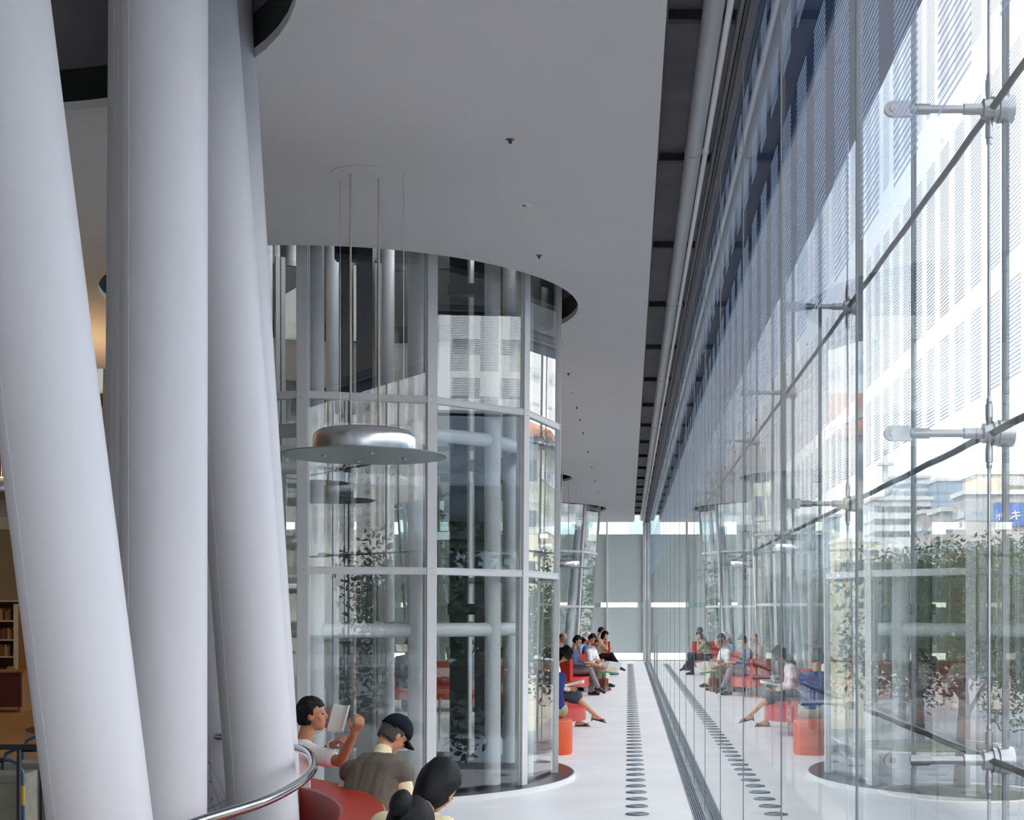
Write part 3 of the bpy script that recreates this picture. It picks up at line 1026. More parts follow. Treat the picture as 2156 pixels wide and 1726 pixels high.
tb = thing('reading_table', 'red reading table with papers behind the stool', 'table', (-2.15, 19.6, 0))
MB().prism([(-0.55, -0.5), (0.55, -0.5), (0.55, 0.5), (-0.55, 0.5)], 0.66, 0.72).build('tabletop', M['red'], tb)
for x in (-0.5, 0.5):
    for y in (-0.45, 0.45):
        MB().cyl((x, y, 0), (x, y, 0.66), 0.02, None, 12).build('leg', M['steel'], tb)
tag(MB().box((-1.85, 19.9, 0.726), (0.30, 0.22, 0.012)).build('magazine', M['white']), 'white magazine lying open on the red table', 'magazine')
tag(MB().lathe([(0, 0), (0.033, 0), (0.033, 0.11), (0.028, 0.122), (0, 0.122)], (-1.72, 19.5, 0.72), n=24, cap=False).build('drink_can', M['alu']), 'silver drink can standing on the red table', 'can')

# ------------------------------------------------------------------ people
def ik(a, t, l1, l2, pole):
    d = t - a
    L_ = min(max(d.length, 1e-4), (l1 + l2) * 0.999)
    t = a + d.normalized() * L_
    u = d.normalized()
    x = (l1 * l1 - l2 * l2 + L_ * L_) / (2 * L_)
    h = math.sqrt(max(l1 * l1 - x * x, 1e-6))
    pl = pole - u * pole.dot(u)
    if pl.length < 1e-4:
        pl = Vector((0, 0, 1))
    return a + u * x + pl.normalized() * h, t


def hand(mb, w, d, nrm, side, curl=0.6, s=1.0):
    """palm with four bent fingers of different length and a thumb leaving its side"""
    d = d.normalized()
    nrm = (nrm - d * nrm.dot(d)).normalized()
    x = d.cross(nrm) * side
    for k in (-1.5, -0.5, 0.5, 1.5):
        mb.cap(w + x * (0.009 * k * s), w + d * 0.082 * s + x * (0.0185 * k * s), 0.015 * s, 0.0125 * s, 8)
    for k, ln in ((-1.5, 0.052), (-0.5, 0.068), (0.5, 0.072), (1.5, 0.064)):
        a = w + d * 0.085 * s + x * (0.0195 * k * s)
        c1, c2 = curl, curl * 2.1
        b = a + (d * math.cos(c1) + nrm * math.sin(c1)) * ln * 0.55 * s
        c_ = b + (d * math.cos(c2) + nrm * math.sin(c2)) * ln * 0.62 * s
        mb.cap(a, b, 0.0092 * s, 0.0085 * s, 8)
        mb.cap(b, c_, 0.0085 * s, 0.0072 * s, 8)
    a = w + d * 0.025 * s + x * 0.024 * s
    b = a + (d * 0.6 + x * 0.65 + nrm * 0.45).normalized() * 0.045 * s
    c_ = b + (d * 0.85 + x * 0.1 + nrm * 0.6).normalized() * 0.034 * s
    mb.cap(a, b, 0.013 * s, 0.011 * s, 8)
    mb.cap(b, c_, 0.0105 * s, 0.0085 * s, 8)


def grow(mb, name, mat, parent, voxel, it=3):
    """melt overlapping shapes into one continuous skin"""
    o = mb.build(name, mat, parent, 180)
    r = o.modifiers.new('skin', 'REMESH')
    r.mode = 'VOXEL'
    r.voxel_size = voxel
    r.use_smooth_shade = True
    sm = o.modifiers.new('soften', 'SMOOTH')
    sm.factor = 0.5
    sm.iterations = it
    return o


def person(label, loc, yaw, seat=0.42, lean=8, head=(15, 0, 0), hands=None, feet=None, top=None, bottom=None, shoes=None,
           sleeves='short', hair='short', hairmat='hair', hat=None, skin='skin', vest=None, skirt=False, voxel=0.012, hand_n=None,
           elbows=None, curl=0.6, slim=1.0, glasses=False, collar=None, world_hands=False, size=1.0, drop=0.075):
    """seated figure; local y points where the body faces"""
    rz = rad(yaw - 90)
    seat = seat / size
    root = thing('person', label, 'person', (loc[0], loc[1], 0), rz)
    Rz = Matrix.Rotation(-rz, 3, 'Z')
    root.scale = (size, size, size)
    L_ = lambda p: Rz @ (Vector(p) - Vector((loc[0], loc[1], 0))) / size
    pel = Vector((0, 0, seat + 0.105))
    a1, a2 = rad(lean), rad(lean * 1.35)
    u1, u2 = Vector((0, math.sin(a1), math.cos(a1))), Vector((0, math.sin(a2), math.cos(a2)))
    f2 = Vector((0, math.cos(a2), -math.sin(a2)))
    mid = pel + u1 * 0.20
    chest = mid + u2 * 0.17
    nb = chest + u2 * 0.125
    sh = {1: nb + Vector((0.168 * slim, 0, 0)) - u2 * drop, -1: nb + Vector((-0.168 * slim, 0, 0)) - u2 * drop}
    hp, hy, hr = (rad(v) for v in head)
    an = a2 * 0.55 + hp * 0.45
    un = Vector((0, math.sin(an), math.cos(an)))
    HM = Matrix.Rotation(-hy, 3, 'Z') @ Matrix.Rotation(-hp, 3, 'X') @ Matrix.Rotation(hr, 3, 'Y')
    hc = nb + un * 0.135 + HM @ Vector((0, 0.022, 0.055))
    hips = {s: pel + Vector((0.088 * s, 0.02, -0.012)) for s in (1, -1)}
    feet = feet or {1: ((0.11, 0.42, 0.08), 0), -1: ((-0.11, 0.44, 0.08), 0)}
    legs = {}
    for s in (1, -1):
        f, fy = feet[s][0], feet[s][1]
        pole = Vector(feet[s][2]) if len(feet[s]) > 2 else Vector((0, 1, 0.7))
        kn, an_ = ik(hips[s], Vector(f), 0.425, 0.41, pole)
        legs[s] = (kn, an_, rad(fy))
    hands = hands or {1: (0.10, 0.34, seat + 0.22), -1: (-0.10, 0.34, seat + 0.22)}
    arms = {}
    for s in (1, -1):
        h = L_(hands[s]) if world_hands else Vector(hands[s])
        if elbows and s in elbows:
            el = L_(elbows[s]) if world_hands else Vector(elbows[s])
            pole = el - (sh[s] + h) / 2
        else:
            pole = Vector((0.5 * s, -0.5, -0.9))
        el, wr = ik(sh[s], h, 0.275, 0.25, pole)
        arms[s] = (el, wr)

    def torso(mb, g):
        mb.cap(hips[-1] + Vector((0.01, -0.03, 0.03)), hips[1] + Vector((-0.01, -0.03, 0.03)), 0.105 + g)
        mb.cap(pel + Vector((0, -0.01, 0.03)), mid, 0.10 * slim + g, 0.098 * slim + g)
        mb.cap(mid, chest, 0.098 * slim + g, 0.108 * slim + g)
        mb.cap(chest, nb - u2 * 0.06, 0.108 * slim + g, 0.066 * slim + g)
        for s in (1, -1):
            k = Vector((0.055 * s * slim, 0, 0))
            mb.cap(pel + k * 1.1 + Vector((0, -0.01, 0.03)), mid + k, 0.098 * slim + g, 0.095 * slim + g)
            mb.cap(mid + k, chest + k * 1.15, 0.095 * slim + g, 0.102 * slim + g)
            mb.cap(chest + k * 1.15, nb + k * 1.2 - u2 * 0.07, 0.102 * slim + g, 0.07 * slim + g)
            mb.cap(nb - u2 * 0.03, sh[s], 0.044 + g, 0.05 + g)
            mb.cap(chest + k * 1.5 - f2 * 0.03, sh[s], 0.07 + g, 0.056 + g)

    # body: one continuous skin from head to feet
    b = MB()
    torso(b, 0)
    b.cap(nb - u2 * 0.02, hc + HM @ Vector((0, -0.022, -0.06)), 0.053, 0.05)
    q = lambda x, y, z: hc + HM @ Vector((x, y, z))
    b.ell(q(0, -0.008, 0.022), (0.075, 0.094, 0.095), HM)
    b.ell(q(0, 0.022, -0.03), (0.062, 0.068, 0.078), HM)
    b.ell(q(0, 0.048, -0.078), (0.038, 0.036, 0.034), HM)
    b.cap(q(0, 0.082, 0.015), q(0, 0.099, -0.02), 0.010, 0.014, 8)
    b.ell(q(0, 0.078, -0.055), (0.022, 0.014, 0.013), HM, 10, 6)
    b.ell(q(0, 0.074, 0.028), (0.045, 0.015, 0.012), HM, 10, 6)
    for s in (1, -1):
        b.ell(q(0.077 * s, -0.008, -0.008), (0.011, 0.020, 0.032), HM, 10, 8)
        b.ell(q(0.038 * s, 0.055, -0.025), (0.024, 0.022, 0.024), HM, 10, 6)
        el, wr = arms[s]
        b.cap(sh[s], el, 0.046 * slim, 0.039 * slim)
        b.cap(el, wr, 0.039 * slim, 0.027 * slim)
        nrm = Vector(hand_n[s]) if hand_n and s in hand_n else Vector((-s * 0.7, 0.1, 0.6))
        hand(b, wr, (wr - el), nrm, s if nrm.z > -0.3 else -s, curl)
        kn, ak, fy = legs[s]
        b.cap(hips[s], kn, 0.082 * slim, 0.056 * slim)
        b.cap(kn, kn + (ak - kn) * 0.35, 0.055 * slim, 0.053 * slim)
        b.cap(kn + (ak - kn) * 0.35, ak, 0.053 * slim, 0.034)
        fd = Vector((math.sin(fy), math.cos(fy), 0))
        sl = feet[s][3] if len(feet[s]) > 3 else 0.0
        fd = Vector((fd.x * math.cos(sl), fd.y * math.cos(sl), math.sin(sl)))
        b.cap(ak - fd * 0.03 - Vector((0, 0, 0.045)), ak + fd * 0.15 - Vector((0, 0, 0.052)), 0.032, 0.024)
        b.cap(ak, ak + fd * 0.09 - Vector((0, 0, 0.045)), 0.034, 0.026)
    body = grow(b, 'body', M[skin], root, min(voxel, 0.010))
    for s in (1, -1):
        MB().ell(q(0.031 * s, 0.0775, 0.004), (0.0125, 0.008, 0.006), HM, 10, 6).build('eye', M['eye'], body)
    # clothes
    if top is not None:
        m = MB()
        torso(m, 0.016)
        for s in (1, -1):
            el, wr = arms[s]
            if sleeves == 'short':
                m.cap(sh[s], sh[s] + (el - sh[s]) * 0.62, 0.064, 0.066)
            elif sleeves == 'long':
                m.cap(sh[s], el, 0.063, 0.055)
                m.cap(el, el + (wr - el) * 0.93, 0.055, 0.042)
        if collar:
            m.cap(nb - u2 * 0.03, nb + un * 0.045, 0.066, 0.060)
        grow(m, 'shirt', top, root, voxel)
    if vest is not None:
        m = MB()
        torso(m, 0.030)
        grow(m, 'waistcoat', vest, root, voxel)
    m = MB()
    if skirt:
        kn = {s: legs[s][0] for s in (1, -1)}
        m.cap(hips[-1], hips[1], 0.125)
        m.cap(hips[1], kn[1], 0.11, 0.088)
        m.cap(hips[-1], kn[-1], 0.11, 0.088)
        m.cap(pel, (kn[1] + kn[-1]) / 2, 0.12, 0.10)
        lo = (kn[1] + kn[-1]) / 2
        m.cap(lo, lo + Vector((0, -0.02, -0.12)), 0.095, 0.085)
        grow(m, 'skirt', bottom, root, voxel)
    else:
        m.cap(hips[-1] + Vector((0, -0.03, 0.02)), hips[1] + Vector((0, -0.03, 0.02)), 0.122)
        for s in (1, -1):
            kn, ak, fy = legs[s]
            m.cap(hips[s], kn, 0.097 * slim, 0.075)
            m.cap(kn, ak + Vector((0, 0, 0.015)), 0.075, 0.060)
        grow(m, 'trousers', bottom, root, voxel)
    for s in (1, -1):
        kn, ak, fy = legs[s]
        sl = feet[s][3] if len(feet[s]) > 3 else 0.0
        fd = Vector((math.sin(fy) * math.cos(sl), math.cos(fy) * math.cos(sl), math.sin(sl)))
        m = MB()
        if shoes == 'sandal':
            m.box(ak + fd * 0.06 - Vector((0, 0, 0.081)), (0.07, 0.25, 0.012), Matrix.Rotation(-fy, 3, 'Z') @ Matrix.Rotation(sl, 3, 'X'))
            m.cyl(ak - fd * 0.045 - Vector((0, 0, 0.08)), ak - fd * 0.055 - Vector((0, 0, 0.115 if sl else 0.08)), 0.014, 0.008, 8)
            sd = Vector((fd.y, -fd.x, 0))
            for t in (0.09, 0.125):
                c_ = ak + fd * t - Vector((0, 0, 0.058))
                m.path([c_ - sd * 0.036 - Vector((0, 0, 0.015)), c_ - sd * 0.02 + Vector((0, 0, 0.014)), c_ + sd * 0.02 + Vector((0, 0, 0.014)), c_ + sd * 0.036 - Vector((0, 0, 0.015))], 0.010, 6)
            m.build('sandal', M['shoe'], root)
        else:
            m.cap(ak - fd * 0.035 - Vector((0, 0, 0.035)), ak + fd * 0.165 - Vector((0, 0, 0.045)), 0.044, 0.034)
            m.cap(ak - Vector((0, 0, 0.01)), ak + fd * 0.10 - Vector((0, 0, 0.03)), 0.044, 0.040)
            grow(m, 'shoe', shoes or M['shoe'], root, 0.010)
    # hair
    if hair:
        m = MB()
        n0 = MB()
        n0.ell((0, 0, 0), (1, 1, 1), None, 28, 20)
        deep = {'short': -0.055, 'bob': -0.10, 'long': -0.22, 'bald': 0.0, 'crop': -0.03, 'pony': -0.075}[hair]
        vs = []
        for x, y, z in n0.v:
            th = math.atan2(y, x)
            k = 1.0 + 0.02 * math.sin(7 * th + 5 * z) + 0.012 * math.sin(13 * th)
            vx, vy, vz = x * 0.086 * k, y * 0.104 * k - 0.008, z * 0.108 * k + 0.026
            if hair == 'bald':
                vx, vy, vz = x * 0.0785, y * 0.098 - 0.010, z * 0.098 + 0.018
                if vz > 0.075 or (vy > 0.02 and vz > 0.0) or vz < -0.05 or vy > 0.05:
                    vx, vy, vz = vx * 0.8, vy * 0.8, vz * 0.8
            else:
                if z < -0.1 and vy < 0.045:
                    vz = vz + (deep + 0.02) * min(1, (-z - 0.1) * 1.4)
                    if hair in ('bob', 'long'):
                        vx *= 1.08
                front = vy > 0.035 and vz < 0.062 + 0.010 * math.sin(9 * x)
                temple = vy > 0.005 and vz < (0.0 if hair in ('short', 'crop', 'pony') else -0.2)
                if front or temple or (hair in ('short', 'crop') and vz < -0.075):
                    vx, vy, vz = vx * 0.72, vy * 0.72 - 0.01, vz * 0.72 + 0.005
            vs.append(hc + HM @ Vector((vx, vy, vz)))
        m.add(vs, n0.f)
        ho = m.build('hair', M[hairmat], root, 180)
        if hair == 'pony':
            MB().ell(q(0, -0.125, 0.01), (0.038, 0.045, 0.06), HM).build('hair_bun', M[hairmat], ho)
    if hat:
        kind, hm = hat
        if kind == 'bucket':
            m = MB()
            n = 32
            prof = [(0.001, 0.145), (0.05, 0.143), (0.082, 0.132), (0.094, 0.10), (0.102, 0.045), (0.128, 0.005), (0.137, -0.014), (0.132, -0.016), (0.099, 0.03), (0.09, 0.09), (0.001, 0.13)]
            m2 = MB()
            m2.lathe(prof, (0, -0.004, 0.012), n, cap=False)
            m.add([hc + HM @ Vector(v) for v in m2.v], m2.f)
            ht = m.build('bucket_hat', hm, root, 60)
            m3 = MB()
            m3.lathe([(0.1005, 0.05), (0.1035, 0.052), (0.1015, 0.066), (0.0985, 0.066)], (0, -0.004, 0.012), n, cap=False)
            MB().add([hc + HM @ Vector(v) for v in m3.v], m3.f).build('hat_band', hm, ht)
        else:
            n0 = MB()
            n0.ell((0, 0, 0), (0.093, 0.112, 0.105), None, 32, 20)
            vs = []
            for x, y, z in n0.v:
                zz = max(z, -0.012 + 0.25 * min(0, y + 0.02) * 0.3)
                f = 0.86 if z < zz - 0.001 else 1.0
                vs.append(hc + HM @ Vector((x * f, y * f - 0.006, zz + 0.042)))
            ht = MB().add(vs, n0.f).build('cap', hm, root, 70)
            # stiff curved peak
            pv, pf = [], []
            for i in range(13):
                t = -1 + 2 * i / 12
                for dr, dz in ((0.0, 0.0), (0.075 * (1 - 0.35 * t * t), -0.018)):
                    x = 0.083 * t
                    y = 0.104 * math.sqrt(max(0, 1 - 0.72 * t * t)) - 0.006 + dr
                    pv.append(hc + HM @ Vector((x, y, 0.034 + dz - 0.022 * t * t)))
            for dz in (0.0,):
                for i in range(12):
                    pf.append([2 * i, 2 * i + 1, 2 * i + 3, 2 * i + 2])
            nv = len(pv)
            pv += [p + HM @ Vector((0, 0, 0.004)) for p in pv]
            pf += [[nv + k for k in reversed(f)] for f in pf]
            MB().add(pv, pf).build('peak', hm, ht, 60)
            MB().ell(q(0, -0.006, 0.147), (0.009, 0.009, 0.006), HM, 10, 6).build('button', hm, ht)
            MB().path([q(0.088 * math.cos(t), 0.108 * math.sin(t) - 0.006, 0.030) for t in [PI * 1.15 + PI * 0.7 * i / 10 for i in range(11)]], 0.008, 8).build('strap', hm, ht)
            m = MB()
            m.ell(q(0, -0.092, 0.062), (0.035, 0.022, 0.022), HM)
            m.build('cap_opening', M[hairmat], ht)
    if glasses:
        m = MB()
        for s in (1, -1):
            c_ = Vector((0.032 * s, 0.096, 0.002))
            m.path([q(*(c_ + Vector((0.021 * math.cos(t), 0, 0.016 * math.sin(t))))) for t in [2 * PI * i / 14 for i in range(14)]], 0.0022, 6, True)
            m.path([q(0.053 * s, 0.094, 0.004), q(0.078 * s, 0.04, 0.006), q(0.08 * s, -0.02, 0.0)], 0.0022, 6)
        m.path([q(-0.011, 0.098, 0.004), q(0.011, 0.098, 0.004)], 0.002, 6)
        m.build('glasses', M['black'], root)
    root['_wr'] = 0
    del root['_wr']
    return root, (lambda p: Vector((loc[0], loc[1], 0)) + Matrix.Rotation(rz, 3, 'Z') @ (Vector(p) * size)), (hc, HM, arms)


def open_book(label, c, yaw, tilt, w=0.14, h=0.20, th=0.012, spread=18, cover=None, cat='book'):
    """two page blocks hinged at the spine; tilt 0 lies flat, 90 stands up"""
    t = thing('open_book', label, cat, c, rad(yaw - 90))
    T = Matrix.Rotation(rad(tilt), 3, 'X')
    for s in (1, -1):
        S = T @ Matrix.Rotation(-rad(spread) * s, 3, 'Y')
        MB().box(S @ Vector((s * w / 2, 0, th / 2)), (w, h, th), S).build('pages', M['offwhite'], t)
        MB().box(S @ Vector((s * w / 2, 0, -0.0015)), (w + 0.008, h + 0.012, 0.003), S).build('cover', cover or M['wood'], t)
    return t


C_ = {k: cloth('cloth ' + k, rgb(*v)) for k, v in {
    'white': (232, 228, 226), 'vest': (104, 96, 86), 'cream': (232, 220, 178), 'navy': (44, 54, 110), 'khaki': (160, 152, 122), 'blouse': (232, 222, 222),
    'skirt': (62, 66, 78), 'jacket': (84, 92, 116), 'grey': (134, 130, 136), 'blue': (104, 120, 150), 'sky': (140, 178, 206), 'brown': (140, 116, 112),
    'green': (150, 158, 128), 'black': (26, 26, 30), 'olive': (150, 144, 116), 'dark': (40, 44, 58), 'beige': (212, 196, 176), 'print': (150, 160, 190), 'hatw': (222, 212, 200), 'hatb': (20, 20, 24), 'capn': (24, 26, 36)}.items()}

# -- foreground, on the ring bench
_, ym_w, ym_j = person('young man in a white T-shirt reading a paperback on the ring bench', (-2.36, 9.46), 42, 0.40, 24, (-4, 33, 0),
       hands={1: P(746, 1543, 9.22), -1: P(704, 1566, 9.42)}, elbows={1: P(768, 1606, 9.20), -1: P(690, 1640, 9.55)}, world_hands=True,
       top=C_['white'], bottom=C_['dark'], hair='short', skin='skin_tan', voxel=0.008, hand_n={1: (-0.5, 0.2, 0.4), -1: (0.7, 0.3, -0.1)}, curl=0.85, size=0.98)
open_book('small open paperback held up by the young man', P(721, 1514, 9.30), 48, 72, 0.09, 0.17, 0.007, 22, M['offwhite'])
el_, wr_ = (ym_w(p) for p in ym_j[2][-1])
u = (wr_ - el_).normalized()
qm = u.to_track_quat('Z', 'Y').to_matrix()
wt = thing('wristwatch', 'pale strapped wristwatch on the young man reading', 'watch', wr_ - u * 0.03)
mb = MB(); mb.lathe([(0.031, -0.009), (0.0345, -0.009), (0.0345, 0.009), (0.031, 0.009)], n=28, cap=False)
MB().add([qm @ Vector(v) for v in mb.v], mb.f).build('strap', M['offwhite'], wt)
MB().cyl(qm @ Vector((0.033, 0, 0)), qm @ Vector((0.043, 0, 0)), 0.014, None, 16).build('watch_case', M['steel'], wt)

person('man in a black baseball cap, brown waistcoat and cream shirt, seen from behind', (-1.57, 8.46), 74, 0.40, 24, (42, 36, 0),
       top=C_['cream'], vest=C_['vest'], bottom=C_['khaki'], sleeves='long', hair='short', hairmat='hair_grey', hat=('cap', C_['capn']), voxel=0.008, collar=True, size=0.96, drop=0.11)
person('dark bobbed head in a cream top bent over beside the waistcoat man', (-1.02, 5.96), 64, 0.40, 26, (56, 0, 0),
       top=C_['cream'], bottom=C_['dark'], hair='bob', voxel=0.009, slim=0.9, size=1.0)
person('dark-haired figure with a bun, lowest at the bottom edge', (-0.86, 4.52), 72, 0.452, 24, (54, 0, 0),
       top=C_['dark'], bottom=C_['black'], hair='pony', voxel=0.009, slim=0.9, size=0.93)

# -- mid hall
person('man in a navy shirt with khaki trousers sitting on the orange stool', (-0.97, 18.2), 118, 0.45, 10, (12, 28, 0),
       hands={1: (0.05, 0.42, 0.72), -1: (-0.1, 0.42, 0.72)}, feet={1: ((0.16, 0.36, 0.08), 10), -1: ((-0.16, 0.32, 0.08), -10)},
       top=C_['navy'], bottom=C_['khaki'], hair='short', sleeves='short')
person('woman in a black bucket hat, pale blouse and dark skirt with crossed legs', (-1.26, 22.45), -2, 0.42, 12, (48, 0, 0),
       hands={1: (0.14, 0.34, 0.60), -1: (-0.12, 0.34, 0.60)},
       feet={1: ((0.02, 0.74, 0.20), -4, (0.1, 0.6, 0.9), -0.25), -1: ((-0.16, 0.47, 0.085), 0)},
       top=C_['blouse'], bottom=C_['skirt'], skirt=True, shoes='sandal', sleeves='long', hair='long', hat=('bucket', C_['hatb']), slim=0.9)
open_book('large open book on the lap of the hat woman', (-0.86, 22.45, 0.655), -2, 14, 0.24, 0.32, 0.018, 6, M['offwhite'])
person('woman with brown hair in a white top at the red table', (-1.50, 20.85), 208, 0.42, 22, (30, 0, 0), top=C_['beige'], bottom=C_['dark'], hair='bob', hairmat='hair_brown', slim=0.92)
person('dark-haired reader in a white shirt behind the hat woman', (-1.68, 23.0), 165, 0.42, 20, (32, 0, 0), top=C_['white'], bottom=C_['dark'], hair='short')
person('man in a blue-grey jacket and grey trousers with one leg over the other', (-1.25, 31.2), -14, 0.42, 6, (26, -6, 0),
       hands={1: (0.12, 0.36, 0.66), -1: (-0.10, 0.38, 0.66)}, feet={1: ((0.0, 0.60, 0.18), -4, (0, 0.6, 0.9), -0.4), -1: ((-0.06, 0.44, 0.08), 0)},
       top=C_['jacket'], bottom=C_['grey'], sleeves='long', hair='short', glasses=True)
open_book('open book on the knee of the suited man', (-0.83, 31.05, 0.70), -14, 12, 0.12, 0.19, 0.014, 14, M['offwhite'])
person('balding man in a white short-sleeved shirt bent over a newspaper', (-1.02, 33.0), -22, 0.42, 22, (44, 0, 0),
       hands={1: (0.16, 0.48, 0.56), -1: (-0.10, 0.50, 0.58)}, feet={1: ((0.16, 0.40, 0.08), 6), -1: ((-0.14, 0.42, 0.08), -6)},
       top=C_['white'], bottom=C_['olive'], hair='bald', hairmat='hair_grey', shoes=M['leather'], collar=True)
npp = thing('newspaper', 'open newspaper with a green strip held by the balding man', 'newspaper', (-0.46, 32.7, 0.56), rad(-20))
for s in (1, -1):
    S = Matrix.Rotation(rad(42), 3, 'X') @ Matrix.Rotation(rad(10) * s, 3, 'Y')
    MB().box(S @ Vector((0.14 * s, 0, 0)), (0.28, 0.38, 0.004), S).build('sheet', M['white'], npp)
    MB().box(S @ Vector((0.14 * s, -0.165, 0.0035)), (0.28, 0.045, 0.002), S).build('printed_strip', pbr_once('green print', rgb(58, 160, 128), 0.7), npp)
    MB().box(S @ Vector((0.12 * s, -0.05, 0.0035)), (0.20, 0.12, 0.002), S).build('printed_block', pbr_once('cream print', rgb(226, 214, 170), 0.7), npp)
bc = thing('briefcase', 'brown leather briefcase on the floor at the newspaper reader', 'bag', (-0.56, 32.55, 0), rad(78))
MB().prism([(-0.19, -0.07), (0.19, -0.07), (0.19, 0.07), (-0.19, 0.07)], 0.0, 0.28).build('case', M['leather'], bc)
MB().box((0, 0, 0.285), (0.385, 0.15, 0.03)).build('flap', M['leather'], bc)
MB().path([(-0.07, 0, 0.30), (-0.06, 0, 0.345), (0, 0, 0.36), (0.06, 0, 0.345), (0.07, 0, 0.30)], 0.01, 8).build('handle', M['shoe'], bc)
for x in (-0.1, 0.1):
    MB().box((x, -0.076, 0.20), (0.03, 0.008, 0.17)).build('strap', M['leather'], bc)
person('dark-haired man in a blue-grey shirt just behind the newspaper reader', (-1.02, 34.6), -20, 0.42, 6, (34, -8, 0), top=C_['blue'], bottom=C_['beige'], hair='short', glasses=True,
       feet={1: ((0.12, 0.58, 0.09), 0), -1: ((-0.1, 0.52, 0.08), 0)})
person('person in a white bucket hat and pale blue top', (-1.16, 35.6), -30, 0.42, 4, (36, -6, 0), top=C_['sky'], bottom=C_['dark'], hair='long', hat=('bucket', C_['hatw']), slim=0.9)
person('bald man with glasses in a brown shirt at the back', (-1.62, 32.95), -25, 0.46, 4, (30, -5, 0), top=C_['brown'], bottom=C_['dark'], hair='bald', hairmat='hair_grey', glasses=True)
person('woman in black trousers resting her chin on her hand', (-0.92, 41.3), -4, 0.42, 14, (30, 0, 0),
       hands={1: (0.06, 0.30, 0.98), -1: (-0.1, 0.36, 0.62)}, feet={1: ((0.02, 0.66, 0.24), 0, (0, 0.6, 0.9), -0.3), -1: ((-0.1, 0.45, 0.08), 0)},
       top=C_['green'], bottom=C_['black'], hair='bob', slim=0.92)
person('farthest sitter in white, turned away behind the square red back', (-0.95, 44.4), 20, 0.46, 4, (22, 0, 0), top=C_['white'], bottom=C_['dark'], hair='short')
person('reader in dark clothes seen through the nearest glazed shaft', (-4.12, 26.45), -70, 0.42, 10, (34, 0, 0), top=C_['dark'], bottom=C_['black'], hair='short', sleeves='long',
       hands={1: (0.08, 0.32, 0.86), -1: (-0.08, 0.32, 0.86)})
open_book('open book of the dark-clothed reader behind the glazed shaft', P(845, 1366, 26.08), 110, 50, 0.11, 0.17, 0.012, 16, M['offwhite'])
person('sitter in a blue patterned blouse glimpsed through the nearest shaft', (-2.92, 26.45), -88, 0.42, 8, (20, 0, 0), top=C_['print'], bottom=C_['beige'], hair='bob')

# ------------------------------------------------------------------ left side of the library
bk = thing('bookcase', 'wooden bookcase with full shelves at the far left', 'bookcase', (-12.75, 28.0, 0))
for x in (-0.9, 0.93):
    MB().box((x, 0, 1.02), (0.03, 0.34, 2.04)).build('side_panel', M['wood'], bk)
SH = (0.10, 0.49, 0.94, 1.27, 1.64, 2.03)
for z in SH:
    MB().box((0.015, 0, z), (1.83, 0.34, 0.03)).build('shelf', M['offwhite' if z > 0.4 else 'wood'], bk)
MB().box((0.015, 0.165, 1.02), (1.83, 0.01, 2.0)).build('back_panel', M['maroon'], bk)
spines = [pbr('book spine %d' % i, rgb(*c), 0.6) for i, c in enumerate(((150, 60, 44), (196, 176, 140), (90, 40, 34), (200, 190, 168), (52, 58, 70), (170, 120, 70), (120, 110, 96), (186, 74, 40)))]
bms = []
for i, m in enumerate(spines):
    bms.append(MB().span((-0.015, -0.10, 0), (0.015, 0.10, 0.20 + 0.012 * (i % 4))).mesh('book', m))
for zi in range(1, 5):
    x = -0.86
    while x < 0.88:
        i = rnd.randrange(8)
        s = rnd.uniform(0.7, 1.4)
        if rnd.random() < 0.93:
            b = link('book', bms[i], None, (-12.75 + x + 0.015 * s, 27.95, SH[zi] + 0.015))
            b.scale = (s, 1, rnd.uniform(0.85, 1.12))
            tag(b, 'upright book on the %s shelf of the left bookcase' % ['', 'lowest full', 'second', 'third', 'top'][zi], 'book', 'books on shelf %d' % zi)
        x += 0.032 * s
pn = thing('partition', 'honey wood partition wall beside the bookcase', 'partition', (-9.9, 27.5, 0))
MB().span((-1.9, 0, 0), (1.2, 0.08, 1.95)).build('panel', M['wood'], pn)
MB().span((-1.95, -0.03, 0), (-1.87, 0.11, 1.97)).build('edge_strip', M['offwhite'], pn)
dk = thing('desk', 'maroon fronted desk with a pale top before the bookcase', 'desk', (-11.9, 25.6, 0))
MB().box((0, 0, 0.42), (2.0, 0.06, 0.62)).build('front_panel', M['maroon'], dk)
MB().box((0, 0.3, 0.745), (2.1, 0.7, 0.03)).build('top', M['wood'], dk)
for x in (-0.95, 0.95):
    MB().box((x, 0.3, 0.365), (0.05, 0.6, 0.73)).build('leg', M['wood'], dk)
cw = struct(empty('wall_panels', (0, 0, 0)))
for k in range(6):
    x = -19 + 2.1 * k
    MB().span((x, 35.0, 0), (x + 2.08, 35.08, 3.85)).build('panel', M['cream'], cw)
for k in range(9):
    x = -21.5 + 2.1 * k
    MB().span((x, 35.02, 3.9), (x + 0.06, 35.1, ZC)).build('post', M['mull'], cw)

